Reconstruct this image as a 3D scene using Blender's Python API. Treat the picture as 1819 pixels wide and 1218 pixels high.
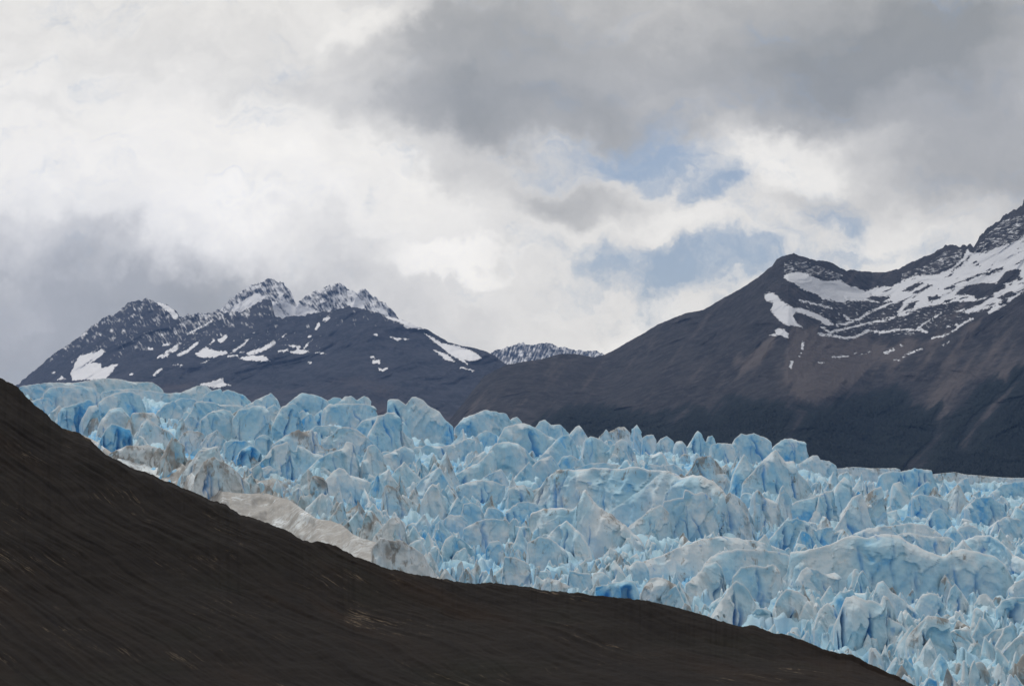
import bpy, math
import numpy as np
for o in list(bpy.data.objects): bpy.data.objects.remove(o)
S = bpy.context.scene
COL = S.collection
rng = np.random.default_rng(7)

# ------------------------------------------------------------------ camera
W0, H0 = 1819.0, 1218.0
CX, CY, F = W0/2, H0/2, 2884.0
PITCH = math.atan(151.0/F)
CAMZ = 30.0
cam = bpy.data.cameras.new('camera'); camo = bpy.data.objects.new('camera', cam); COL.objects.link(camo)
cam.sensor_fit = 'HORIZONTAL'; cam.sensor_width = 36.0; cam.lens = 36.0*F/W0
cam.clip_start = 0.5; cam.clip_end = 60000
camo.location = (0, 0, CAMZ); camo.rotation_euler = (math.pi/2+PITCH, 0, 0)
S.camera = camo
S.view_settings.view_transform = 'Standard'; S.view_settings.look = 'None'
S.view_settings.gamma = 1; S.view_settings.exposure = 0.0; S.view_settings.use_curve_mapping = False
S.render.engine = 'CYCLES'
cy = S.cycles
cy.max_bounces = 8; cy.diffuse_bounces = 6; cy.glossy_bounces = 2; cy.transmission_bounces = 2
cy.volume_bounces = 0; cy.use_denoising = True; cy.use_adaptive_sampling = True
try: cy.denoiser = 'OPENIMAGEDENOISE'
except Exception: pass
cp, sp = math.cos(PITCH), math.sin(PITCH)
def slope_a(px, py):            # x per unit forward distance
    t = (np.asarray(py, float)-CY)/F
    return (np.asarray(px, float)-CX)/F/(cp+sp*t)
def slope_b(py):                # z per unit forward distance
    t = (np.asarray(py, float)-CY)/F
    return (sp-cp*t)/(cp+sp*t)
def at(px, py, D):              # a point at forward distance D on the sight line of a photo pixel
    px, py, D = np.broadcast_arrays(np.asarray(px, float), np.asarray(py, float), np.asarray(D, float))
    return np.stack([slope_a(px, py)*D, D, CAMZ+slope_b(py)*D], -1)

# ------------------------------------------------------------------ sun and sky
SUN_EL, SUN_AZ = math.radians(54), math.radians(-38)     # azimuth from +Y (view), negative = left
sun = bpy.data.lights.new('sun', 'SUN'); suno = bpy.data.objects.new('sun', sun); COL.objects.link(suno)
sun.energy = 1.5; sun.angle = math.radians(12); sun.color = (1.0, 0.95, 0.88)
from mathutils import Vector
sd = Vector((math.sin(SUN_AZ)*math.cos(SUN_EL), math.cos(SUN_AZ)*math.cos(SUN_EL), math.sin(SUN_EL)))
suno.rotation_euler = sd.to_track_quat('Z', 'Y').to_euler(); suno.location = (-300, 200, 400)

class NT:                       # small node-tree writer
    def __init__(s, tree): s.t = tree; tree.nodes.clear()
    def n(s, kind, **kw):
        nd = s.t.nodes.new(kind)
        for k, v in kw.items(): setattr(nd, k, v)
        return nd
    def put(s, sock, v):
        if isinstance(v, bpy.types.NodeSocket): s.t.links.new(v, sock)
        elif v is not None:
            if hasattr(sock, 'default_value') and hasattr(sock.default_value, '__len__') and not hasattr(v, '__len__'): v = (v,)*len(sock.default_value)
            if hasattr(v, '__len__') and len(v) == 3 and sock.type == 'RGBA': v = tuple(v)+(1,)
            sock.default_value = v
    def math(s, op, a, b=None, c=None, clamp=False):
        nd = s.n('ShaderNodeMath', operation=op, use_clamp=clamp)
        for i, v in enumerate((a, b, c)):
            if v is not None: s.put(nd.inputs[i], v)
        return nd.outputs[0]
    def vm(s, op, a, b=None):
        nd = s.n('ShaderNodeVectorMath', operation=op); s.put(nd.inputs[0], a)
        if b is not None: s.put(nd.inputs[3 if op == 'SCALE' else 1], b)
        return nd.outputs['Value'] if op in ('DOT_PRODUCT', 'LENGTH') else nd.outputs[0]
    def mix(s, f, a, b, bt='MIX'):
        nd = s.n('ShaderNodeMix', data_type='RGBA', blend_type=bt)
        s.put(nd.inputs[0], f); s.put(nd.inputs[6], a); s.put(nd.inputs[7], b)
        return nd.outputs[2]
    def noise(s, vec, scale, detail=4, rough=0.5, dist=0.0, color=False):
        nd = s.n('ShaderNodeTexNoise'); s.put(nd.inputs['Vector'], vec)
        nd.inputs['Scale'].default_value = scale; nd.inputs['Detail'].default_value = detail
        nd.inputs['Roughness'].default_value = rough; nd.inputs['Distortion'].default_value = dist
        return nd.outputs['Color' if color else 'Fac']
    def mapping(s, vec, loc=(0, 0, 0), rot=(0, 0, 0), scale=(1, 1, 1), kind='POINT'):
        nd = s.n('ShaderNodeMapping', vector_type=kind); s.put(nd.inputs[0], vec)
        nd.inputs[1].default_value = loc; nd.inputs[2].default_value = rot; nd.inputs[3].default_value = scale
        return nd.outputs[0]
    def ss(s, v, lo, hi):       # smoothstep
        nd = s.n('ShaderNodeMapRange', interpolation_type='SMOOTHSTEP'); s.put(nd.inputs[0], v)
        nd.inputs[1].default_value = lo; nd.inputs[2].default_value = hi
        return nd.outputs[0]
    def attr(s, name): return s.n('ShaderNodeAttribute', attribute_name=name).outputs['Fac']

world = bpy.data.worlds.new('World'); S.world = world; world.use_nodes = True
w = NT(world.node_tree)
gen = w.n('ShaderNodeTexCoord').outputs['Generated']
sep = w.n('ShaderNodeSeparateXYZ'); w.put(sep.inputs[0], gen)
X, Y, Z = sep.outputs
sky = w.n('ShaderNodeTexSky', sky_type='NISHITA', sun_disc=False)
sky.sun_elevation = SUN_EL; sky.sun_rotation = SUN_AZ
skyc = w.vm('SCALE', sky.outputs[0], 0.075)
# chart of the sky around north: (x/y, z/y), in thousandths of a photo frame
yy = w.math('MAXIMUM', Y, 0.12)
cmb = w.n('ShaderNodeCombineXYZ')
w.put(cmb.inputs[0], w.math('DIVIDE', X, yy)); w.put(cmb.inputs[1], w.math('DIVIDE', Z, yy))
chart0 = w.vm('SCALE', cmb.outputs[0], F/1000)        # 1 unit = 1000 photo px
def wsum(*vs):
    r = vs[0]
    for v in vs[1:]: r = w.vm('ADD', r, v)
    return r
wn1 = w.vm('SCALE', w.vm('SUBTRACT', w.noise(chart0, 3.2, 5, 0.55, color=True), (0.5, 0.5, 0.5)), 0.30)
wn2 = w.vm('SCALE', w.vm('SUBTRACT', w.noise(chart0, 11.0, 8, 0.62, color=True), (0.5, 0.5, 0.5)), 0.13)
chart = wsum(chart0, wn1, wn2)
def blob(px, py, rx, ry, rot=0.0, p=1.0):
    c = ((px-CX)/1000, float(slope_b(py))*F/1000, 0)
    v = w.mapping(chart, loc=c, rot=(0, 0, math.radians(rot)), scale=(rx/1000, ry/1000, 1), kind='TEXTURE')
    d = w.vm('DOT_PRODUCT', v, w.vm('MULTIPLY', v, (1, 1, 0)))
    if p != 1.0: d = w.math('POWER', d, p)
    return w.math('POWER', 2.71828, w.math('MULTIPLY', d, -1.0))
def total(blobs, start=0.0):
    r = start
    for amp, *a in blobs: r = w.math('MULTIPLY_ADD', blob(*a), amp, r)
    return r
# brightness of the cloud deck (linear), photo-chart blobs: amp, px, py, rx, ry, rot(deg, counter-clockwise), power
BRIGHT = [
 (-0.36, 1230, 50, 540, 180, 2, 1.6), (-0.22, 790, 110, 200, 130, 0, 1.4), (-0.34, 1790, 300, 240, 140, 8, 1.5), (-0.28, 1620, 130, 330, 100, 4, 1.4), (-0.20, 1720, 20, 260, 90, 0, 1.3), (-0.25, 950, 205, 260, 50, -4, 1.6),
 (-0.10, 1700, 60, 200, 80, 0, 1.0), (0.10, 1180, 20, 220, 50, 0, 1.0), (0.16, 700, 40, 140, 30, 0, 1.3),
 (-0.38, 40, 640, 430, 175, -4, 1.5), (-0.30, 400, 530, 280, 85, -12, 1.4), (-0.18, 60, 440, 220, 70, 0, 1.2), (-0.06, 800, 600, 150, 60, -25, 1.2),
 (-0.13, 80, 190, 110, 24, -14, 1.2), (0.17, 130, 300, 400, 195, -9, 4.0), (0.06, 420, 300, 460, 100, -6, 1.4), (0.0, 250, 20, 420, 110, 0, 1.8), (0.10, 640, 60, 70, 110, 10, 1.6), (0.12, 620, 330, 260, 90, -32, 4.0),
 (0.22, 800, 478, 100, 24, 2, 2.5), (0.10, 430, 375, 130, 26, 0, 1.2), (-0.07, 870, 330, 150, 40, -20, 1.2), (0.06, 700, 310, 90, 20, -35, 1.2),
 (-0.24, 1040, 370, 110, 45, -5, 2.0), (-0.08, 930, 300, 200, 60, 0, 1.2), (0.18, 1400, 280, 140, 65, 0, 2.5), (0.12, 1640, 410, 150, 60, 0, 1.5),
 (0.10, 1130, 590, 120, 40, 20, 1.5), (-0.12, 1450, 365, 120, 30, 0, 1.2), (0.10, 1150, 400, 120, 40, 0, 1.4),
]
HOLES = [(0.7, 1140, 475, 110, 45, 0, 1.2), (0.62, 1180, 290, 170, 55, -8, 1.2), (0.8, 1110, 240, 70, 50, 20, 1.0), (1.0, 1250, 490, 200, 55, 4, 1.5), (0.75, 1500, 385, 55, 60, 20, 1.2),
         (0.7, 1395, 420, 60, 26, 0, 1.2), (0.8, 1530, 455, 160, 30, 0, 1.3), (0.8, 1240, 345, 70, 22, 12, 1.2), (0.45, 1060, 300, 120, 30, 0, 1.0)]
b = total(BRIGHT, 0.79)
fb = w.noise(chart0, 5.0, 8, 0.58, 0.35)
stre = w.noise(w.mapping(chart, scale=(1.0, 2.6, 1), rot=(0, 0, 0.1)), 9.0, 6, 0.6, 0.2)
b = w.math('ADD', b, w.math('MULTIPLY', w.math('SUBTRACT', fb, 0.5), 0.20))
b = w.math('ADD', b, w.math('MULTIPLY', w.math('SUBTRACT', stre, 0.5), 0.16))
b = w.math('MULTIPLY', w.math('MAXIMUM', b, 0.20), 1/1.2, clamp=True)
tone = w.n('ShaderNodeValToRGB'); w.put(tone.inputs[0], b)
cr = tone.color_ramp; cr.elements[0].position = 0.20/1.2; cr.elements[0].color = (0.365, 0.350, 0.292, 1)
cr.elements[1].position = 1.0; cr.elements[1].color = (1.38, 1.30, 1.15, 1)
e = cr.elements.new(0.46/1.2); e.color = (0.55, 0.522, 0.455, 1)
e = cr.elements.new(0.66/1.2); e.color = (0.83, 0.785, 0.695, 1)
e = cr.elements.new(0.86/1.2); e.color = (1.12, 1.06, 0.94, 1)
hole = total(HOLES, 0.0)
wisps = w.math('ADD', hole, w.math('MULTIPLY', w.math('SUBTRACT', w.noise(w.mapping(chart, rot=(0, 0, -0.35), scale=(1, 1.9, 1)), 6.0, 10, 0.64, 0.3), 0.5), 3.4))
hmask = w.math('MULTIPLY', w.ss(wisps, 0.10, 1.55), 0.90)
puff = w.noise(chart, 16.0, 7, 0.62, 0.2)
cool = w.math('MULTIPLY', blob(120, 580, 560, 210), 0.9)
bluecast = w.vm('MULTIPLY', tone.outputs[0], (0.93, 0.975, 1.12))
blue = w.mix(0.6, skyc, (0.40, 0.50, 0.63))
front = w.mix(hmask, w.mix(cool, tone.outputs[0], bluecast), blue)
front = w.vm('SCALE', front, w.math('MULTIPLY_ADD', w.math('SUBTRACT', puff, 0.5), 0.16, 1.0))
# the rest of the dome, out of the photograph: a broken deck of the same cloud
gb = w.noise(gen, 2.2, 6, 0.55, 0.3)
back = w.mix(w.ss(gb, 0.35, 0.68), (0.36, 0.365, 0.39), (0.80, 0.79, 0.77))
back = w.vm('SCALE', back, w.math('MULTIPLY_ADD', w.ss(Z, 0.1, 0.9), 0.75, 0.5))  # unseen sky raised overhead and dimmed low, so ice tops outshine the faces
inview = w.math('MULTIPLY', w.ss(Y, 0.45, 0.75), w.math('SUBTRACT', 1.0, w.ss(Z, 0.30, 0.5)))
cloud = w.mix(inview, back, front)
cloud = w.mix(w.ss(Z, -0.02, -0.12), cloud, (0.2, 0.22, 0.25))
bg = w.n('ShaderNodeBackground'); w.put(bg.inputs[0], cloud); bg.inputs[1].default_value = 1.0
out = w.n('ShaderNodeOutputWorld'); w.t.links.new(bg.outputs[0], out.inputs[0])
# ------------------------------------------------------------------ numpy noise
def _h(ix, iy, iz, seed):
    h = (ix.astype(np.int64)*374761393 + iy.astype(np.int64)*668265263 + iz.astype(np.int64)*2147483647 + seed*1274126177) & 0xffffffff
    h = ((h ^ (h >> 13))*1274126177) & 0xffffffff
    h = ((h ^ (h >> 16))*2246822519) & 0xffffffff
    return h ^ (h >> 15)
_G = np.array([[1,1,0],[-1,1,0],[1,-1,0],[-1,-1,0],[1,0,1],[-1,0,1],[1,0,-1],[-1,0,-1],[0,1,1],[0,-1,1],[0,1,-1],[0,-1,-1],[1,1,0],[-1,1,0],[0,-1,1],[0,-1,-1]], float)
def perlin(p, seed=0):
    p = np.asarray(p, float); i = np.floor(p); f = p-i; i = i.astype(np.int64)
    u = f*f*f*(f*(f*6-15)+10); r = 0
    for dx in (0, 1):
        for dy in (0, 1):
            for dz in (0, 1):
                g = _G[_h(i[..., 0]+dx, i[..., 1]+dy, i[..., 2]+dz, seed) & 15]
                d = g[..., 0]*(f[..., 0]-dx)+g[..., 1]*(f[..., 1]-dy)+g[..., 2]*(f[..., 2]-dz)
                r = r + d*(u[..., 0] if dx else 1-u[..., 0])*(u[..., 1] if dy else 1-u[..., 1])*(u[..., 2] if dz else 1-u[..., 2])
    return r
def fbm(p, octv=4, seed=0, gain=0.5, lac=2.03):
    p = np.asarray(p, float); r = 0; a = 1.0
    for k in range(octv): r = r+a*perlin(p*lac**k+k*7.3, seed+k); a *= gain
    return r
def ridged(p, octv=4, seed=0, gain=0.5, lac=2.03):
    r = 0; a = 1.0; p = np.asarray(p, float)
    for k in range(octv): r = r+a*(1-np.abs(perlin(p*lac**k+k*5.1, seed+k))*2); a *= gain
    return r
def n1(x, seed=0, octv=3):
    x = np.asarray(x, float); return fbm(np.stack([x, x*0+0.37+seed*1.7, x*0+0.71], -1), octv, seed)
def worley(x, y, seed=0):       # F1, F2 and the id noise of the nearest cell
    ix, iy = np.floor(x), np.floor(y); f1 = np.full(x.shape, 9.); f2 = np.full(x.shape, 9.); idn = np.zeros(x.shape)
    for dx in (-1, 0, 1):
        for dy in (-1, 0, 1):
            cx_, cy_ = (ix+dx).astype(np.int64), (iy+dy).astype(np.int64)
            h1 = _h(cx_, cy_, cx_*0, seed)/4294967296.; h2 = _h(cx_, cy_, cx_*0+1, seed+9)/4294967296.
            d = np.hypot(cx_+h1-x, cy_+h2-y); m = d < f1
            f2 = np.where(m, f1, np.minimum(f2, d)); idn = np.where(m, h2, idn); f1 = np.where(m, d, f1)
    return f1, f2, idn
def sstep(x, a, b):
    t = np.clip((x-a)/(b-a), 0, 1); return t*t*(3-2*t)
def interp(x, pts): 
    p = np.asarray(pts, float); return np.interp(x, p[:, 0], p[:, 1])
def pts(s, off=(0, 0), k=1.0):  # "x,y x,y" in enlarged-view coordinates -> photo pixels
    a = np.array([[float(q) for q in t.split(',')] for t in s.split()])
    return a/k+np.array(off, float)
# signed distance (positive inside) to polygons / strokes
def sd_poly(px, py, poly):
    x, y = px.ravel(), py.ravel(); d = np.full(x.shape, 1e9); ins = np.zeros(x.shape, bool)
    n = len(poly)
    for i in range(n):
        ax, ay = poly[i]; bx, by = poly[(i+1) % n]
        ex, ey = bx-ax, by-ay; L = ex*ex+ey*ey+1e-9
        t = np.clip(((x-ax)*ex+(y-ay)*ey)/L, 0, 1)
        d = np.minimum(d, (x-ax-t*ex)**2+(y-ay-t*ey)**2)
        c = (ay > y) != (by > y)
        ins ^= c & (x < (bx-ax)*(y-ay)/(by-ay if by != ay else 1e-9)+ax)
    d = np.sqrt(d); return np.where(ins, d, -d).reshape(px.shape)
def sd_stroke(px, py, line, wd):
    x, y = px.ravel(), py.ravel(); d = np.full(x.shape, 1e9)
    for (ax, ay), (bx, by) in zip(line[:-1], line[1:]):
        ex, ey = bx-ax, by-ay; L = ex*ex+ey*ey+1e-9
        t = np.clip(((x-ax)*ex+(y-ay)*ey)/L, 0, 1)
        d = np.minimum(d, (x-ax-t*ex)**2+(y-ay-t*ey)**2)
    return (wd/2-np.sqrt(d)).reshape(px.shape)

# ------------------------------------------------------------------ meshes
def mesh_obj(name, V, Q, mat, attrs=None, origin=None, parent=None, smooth=True):
    V = np.asarray(V, float).reshape(-1, 3); Q = np.asarray(Q, np.int32)
    if origin is None: origin = np.zeros(3)
    me = bpy.data.meshes.new(name)
    me.vertices.add(len(V)); me.vertices.foreach_set('co', (V-origin).astype(np.float32).ravel())
    k = Q.shape[1]
    me.loops.add(Q.size); me.loops.foreach_set('vertex_index', Q.ravel())
    me.polygons.add(len(Q)); me.polygons.foreach_set('loop_start', np.arange(0, Q.size, k, dtype=np.int32))
    me.polygons.foreach_set('loop_total', np.full(len(Q), k, np.int32))
    me.polygons.foreach_set('use_smooth', np.full(len(Q), smooth, bool))
    for an, av in (attrs or {}).items():
        at_ = me.attributes.new(an, 'FLOAT', 'POINT'); at_.data.foreach_set('value', np.asarray(av, np.float32).ravel())
    me.update(); me.validate()
    me.materials.append(mat)
    o = bpy.data.objects.new(name, me); o.location = origin; COL.objects.link(o)
    if parent is not None: o.parent = parent
    return o
def grid_quads(n, m, base=0):
    i = np.arange(n*m).reshape(n, m)+base
    return np.stack([i[:-1, :-1], i[:-1, 1:], i[1:, 1:], i[1:, :-1]], -1).reshape(-1, 4)
def tag(o, label, cat, group=None, kind=None):
    o['label'] = label; o['category'] = cat
    if group: o['group'] = group
    if kind: o['kind'] = kind
    return o
def material(name):
    m = bpy.data.materials.new(name); m.use_nodes = True; return m, NT(m.node_tree)
def finish(t, color, rough=0.8, spec=0.3, bump=None, bdist=0.1, bstr=1.0):
    p = t.n('ShaderNodeBsdfPrincipled'); t.put(p.inputs['Base Color'], color); t.put(p.inputs['Roughness'], rough)
    p.inputs['Specular IOR Level'].default_value = spec
    if bump is not None:
        b_ = t.n('ShaderNodeBump'); b_.inputs['Strength'].default_value = bstr; b_.inputs['Distance'].default_value = bdist
        t.put(b_.inputs['Height'], bump); t.t.links.new(b_.outputs[0], p.inputs['Normal'])
    o_ = t.n('ShaderNodeOutputMaterial'); t.t.links.new(p.outputs[0], o_.inputs[0]); return p

# ------------------------------------------------------------------ materials
def ice_material():
    m, t = material('glacier_ice')
    oc = t.n('ShaderNodeTexCoord').outputs['Object']
    wea_rim, dirt, crack = t.attr('weather_rimlight'), t.attr('dirt'), t.attr('crack')
    big = t.noise(oc, 0.12, 4, 0.55); mid = t.noise(oc, 0.55, 5, 0.6)
    fine = t.noise(t.mapping(oc, scale=(1, 1, 0.35)), 2.2, 5, 0.65)
    wv = t.math('ADD', wea_rim, t.math('MULTIPLY', t.math('SUBTRACT', t.math('ADD', big, mid), 1.0), 0.9))
    wv = t.ss(wv, 0.0, 1.0)
    c = t.mix(wv, (0.405, 0.635, 0.750), (0.70, 0.75, 0.762))
    vivid = t.ss(t.math('ADD', wea_rim, t.math('MULTIPLY', t.math('SUBTRACT', mid, 0.5), 0.8)), 0.08, -0.36)
    c = t.mix(vivid, c, (0.13, 0.45, 0.76))
    c = t.mix(t.math('MULTIPLY', t.ss(fine, 0.52, 0.75), 0.25), c, (0.70, 0.745, 0.76))
    spots = t.ss(t.noise(oc, 0.75, 2, 0.4, 0.6), 0.70, 0.77)
    cr_ = t.math('MAXIMUM', crack, t.math('MULTIPLY', spots, 0.45))
    c = t.mix(cr_, c, (0.06, 0.31, 0.66))
    dv = t.noise(t.mapping(oc, scale=(1, 1, 0.4)), 0.9, 7, 0.68, 0.5)
    dm = t.math('MULTIPLY', t.ss(t.math('ADD', dv, t.math('MULTIPLY', dirt, 0.30)), 0.68, 0.82), 0.8)
    c = t.mix(dm, c, (0.21, 0.175, 0.14))
    film = t.math('MULTIPLY', t.ss(t.math('ADD', big, t.math('MULTIPLY', dirt, 0.5)), 0.66, 1.12), 0.8)
    c = t.mix(film, c, (0.35, 0.342, 0.322))
    bp = t.math('ADD', t.noise(oc, 0.9, 6, 0.6), t.math('MULTIPLY', t.noise(t.mapping(oc, scale=(1, 1, 0.3)), 3.5, 4, 0.6), 0.35))
    finish(t, c, 0.62, 0.25, bp, 0.28, 0.55)
    return m
ICE = ice_material()
def rock_material():
    m, t = material('dark_bedrock')
    q, a_ = t.attr('strata'), t.attr('along')
    oc = t.n('ShaderNodeTexCoord').outputs['Object']
    cb = t.n('ShaderNodeCombineXYZ'); t.put(cb.inputs[0], a_); t.put(cb.inputs[1], q)
    osep = t.n('ShaderNodeSeparateXYZ'); t.put(osep.inputs[0], oc)
    t.put(cb.inputs[2], t.math('MULTIPLY', osep.outputs[1], 0.10))
    v = cb.outputs[0]
    s1 = t.noise(t.mapping(v, scale=(0.13, 1.25, 0.5)), 1.0, 9, 0.70, 0.8)
    s2 = t.noise(t.mapping(v, scale=(0.30, 9.0, 0.6)), 1.0, 6, 0.62, 0.2)
    g = t.noise(oc, 0.12, 4, 0.55); h = t.noise(oc, 4.5, 7, 0.75); r = t.noise(t.mapping(v, scale=(0.05, 0.4, 0.3)), 1.0, 5, 0.6)
    c = t.mix(t.ss(s1, 0.12, 0.88), (0.0125, 0.0110, 0.0108), (0.0240, 0.0205, 0.0180))
    c = t.mix(t.math('MULTIPLY', t.ss(s2, 0.5, 0.80), 0.32), c, (0.034, 0.027, 0.021))
    c = t.mix(t.math('MULTIPLY', t.ss(r, 0.5, 0.72), 0.55), c, (0.028, 0.0175, 0.012))
    c = t.mix(t.math('MULTIPLY', t.ss(g, 0.52, 0.72), 0.45), c, (0.017, 0.018, 0.014))
    c = t.mix(t.math('MULTIPLY', t.ss(h, 0.62, 0.8), 0.35), c, (0.040, 0.035, 0.029))
    vein = t.noise(t.mapping(v, scale=(0.10, 2.4, 0.5)), 1.0, 5, 0.6)
    vein = t.math('MULTIPLY', t.ss(t.math('ABSOLUTE', t.math('SUBTRACT', vein, 0.5)), 0.008, 0.0), t.ss(t.noise(oc, 0.25, 3, 0.6), 0.52, 0.68))
    c = t.mix(t.math('MULTIPLY', vein, 0.8), c, (0.20, 0.155, 0.11))
    bp = t.math('ADD', t.math('MULTIPLY', s1, 1.0), t.math('ADD', t.math('MULTIPLY', s2, 0.30), t.math('MULTIPLY', h, 0.40)))
    finish(t, c, 0.92, 0.06, bp, 0.14, 0.34)
    return m
ROCK = rock_material()
def mountain_material(name, dark, light, scree_c, forest_c, snow_c=(0.93, 0.92, 0.91)):
    m, t = material(name)
    oc = t.n('ShaderNodeTexCoord').outputs['Object']
    n1_ = t.noise(oc, 0.012, 7, 0.62, 0.3); n2_ = t.noise(t.mapping(oc, scale=(1, 1, 0.5)), 0.045, 7, 0.68)
    c = t.mix(t.ss(n1_, 0.35, 0.68), dark, light)
    c = t.mix(t.math('MULTIPLY', t.ss(n2_, 0.44, 0.70), 0.75), c, tuple(q*1.6 for q in light))
    sc = t.math('ADD', t.attr('scree'), t.math('MULTIPLY', t.math('SUBTRACT', n2_, 0.5), 0.8))
    c = t.mix(t.ss(sc, 0.15, 0.9), c, scree_c)
    c = t.mix(t.ss(t.math('ADD', t.attr('forest'), t.math('MULTIPLY', t.math('SUBTRACT', n2_, 0.5), 16.0)), -9.0, 3.0), c, forest_c)
    c = t.mix(t.ss(t.attr('snow'), -0.6, 0.6), c, snow_c)
    bp = t.math('ADD', t.math('ADD', t.noise(oc, 0.03, 8, 0.68), t.math('MULTIPLY', t.noise(t.mapping(oc, scale=(1, 0.5, 1)), 0.10, 6, 0.7), 0.35)), t.math('MULTIPLY', t.ss(t.attr('snow'), -0.6, 0.6), 0.12))
    bb = t.math('MULTIPLY', bp, t.math('SUBTRACT', 1.0, t.math('MULTIPLY', t.ss(t.attr('snow'), -0.6, 0.6), 0.8)))
    finish(t, c, 0.9, 0.15, bb, 16.0, 0.9)
    return m
# ------------------------------------------------------------------ glacier base: height as a function of sight column and distance
TOP = [(-400, 690), (0, 698), (300, 716), (450, 728), (600, 737), (700, 752), (800, 768), (1000, 786), (1200, 797), (1350, 810), (1430, 818), (1500, 845), (1650, 850), (1819, 860), (2300, 880)]
D0, D1 = 150.0, 650.0
def surfAC(u):
    yt = interp(u, TOP); C = (1240-yt)/(1/D0-1/D1); return yt-C/D1, C
def surf_D(u, y):               # distance at which the glacier surface shows at a photo pixel
    A, C = surfAC(u); return np.clip(C/np.maximum(np.asarray(y, float)-A, 1.0), 95, 760)
def surf_y(u, D):
    A, C = surfAC(u); return A+C/np.asarray(D, float)
def surf_z(u, D): return CAMZ+slope_b(surf_y(u, D))*D
def u_of(x, D): return CX+x/D*F*(cp)          # near enough for placing
EDGE = [(-420, 420), (-250, 520), (-120, 600), (0, 672), (20, 681), (33, 690), (49, 706), (63, 721), (82, 734), (99, 752), (112, 763), (142, 769), (160, 781), (175, 795), (204, 815), (231, 828),
 (270, 843), (317, 863), (373, 888), (396, 893), (412, 903), (429, 916), (445, 919), (462, 922), (488, 934), (508, 940), (528, 954), (554, 965), (575, 967), (597, 971), (632, 990), (672, 1006), (715, 1016), (764, 1026),
 (830, 1034), (880, 1036), (929, 1041), (980, 1047), (1025, 1053), (1070, 1060), (1111, 1066), (1150, 1070), (1205, 1080), (1260, 1095), (1285, 1104), (1302, 1111), (1342, 1112), (1360, 1117), (1375, 1123), (1428, 1136), (1465, 1152), (1490, 1158),
 (1516, 1163), (1532, 1172), (1549, 1181), (1582, 1196), (1612, 1210), (1628, 1218), (1680, 1246), (1800, 1310), (2300, 1560)]

def build_glacier():
    u = np.arange(-380, 2260, 3.2)
    D = np.concatenate([np.geomspace(96, 660, 620), np.linspace(664, 1150, 60), np.array([1250, 1500])])
    U, DD = np.meshgrid(u, D, indexing='ij')
    Yp = surf_y(U, np.minimum(DD, 650))
    far = np.clip((DD-650)/500, 0, 1)
    rightw = sstep(U, 1380, 1560)
    Yp = Yp-far*(11)*rightw+(1-rightw)*far*55+np.where(DD > 1160, 70, 0)
    P = at(U, Yp, DD)
    p = P.copy(); p[..., 2] = 0
    q = p+np.stack([fbm(p/22, 3, 31), fbm(p/22+9, 3, 32), p[..., 2]*0], -1)*9
    f1, f2, idn = worley(q[..., 0]/9, q[..., 1]/6, 5)
    g1, g2, idg = worley(q[..., 0]/3.6+3, q[..., 1]/2.6, 6)
    nearw = 1-sstep(DD, 640, 720)
    rel = nearw*(3.0*(idn-0.45)+1.6*(f1**1.5)+1.7*(idg-0.5)+1.0*g1+1.6*fbm(p/14, 4, 33))+(1-nearw)*(1.6*fbm(p/np.array([30, 16, 1]), 4, 35)+1.0*ridged(p/np.array([40, 14, 1]), 3, 36)-1.0)
    rel = rel+nearw*(1.1*fbm(p/2.6, 3, 38)+0.8*np.abs(fbm(p/5.5, 2, 39)))
    bt = interp(U, [(100, 757), (142, 766), (175, 790), (211, 808), (330, 850), (440, 885), (560, 915), (640, 958), (760, 1027), (800, 1045)])
    P[..., 2] -= 9*sstep(surf_y(U, DD)-bt, -14, 4)*sstep(U, 90, 130)*sstep(U, 830, 790)*nearw
    P[..., 2] += rel*1.15-3.6
    wea_rim = -0.30+0.55*sstep(rel, 1.0, 4.0)+0.4*(1-nearw)
    dirt = np.clip(0.15+0.5*fbm(p/30, 3, 37)+0.9*sstep(780-U+0.9*(surf_y(U, DD)-860), 120, 360)*sstep(surf_y(U, DD), 800, 860)+0.25*(1-nearw), 0, 1)
    crack = np.clip(sstep(f2-f1, 0.10, 0.02)*0.2, 0, 1)*nearw
    o = mesh_obj('glacier', P, grid_quads(*U.shape), ICE, dict(weather_rimlight=wea_rim, dirt=dirt, crack=crack))
    tag(o, 'pale blue broken glacier surface filling the valley behind the rock slope', 'glacier', kind='structure')
build_glacier()

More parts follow.
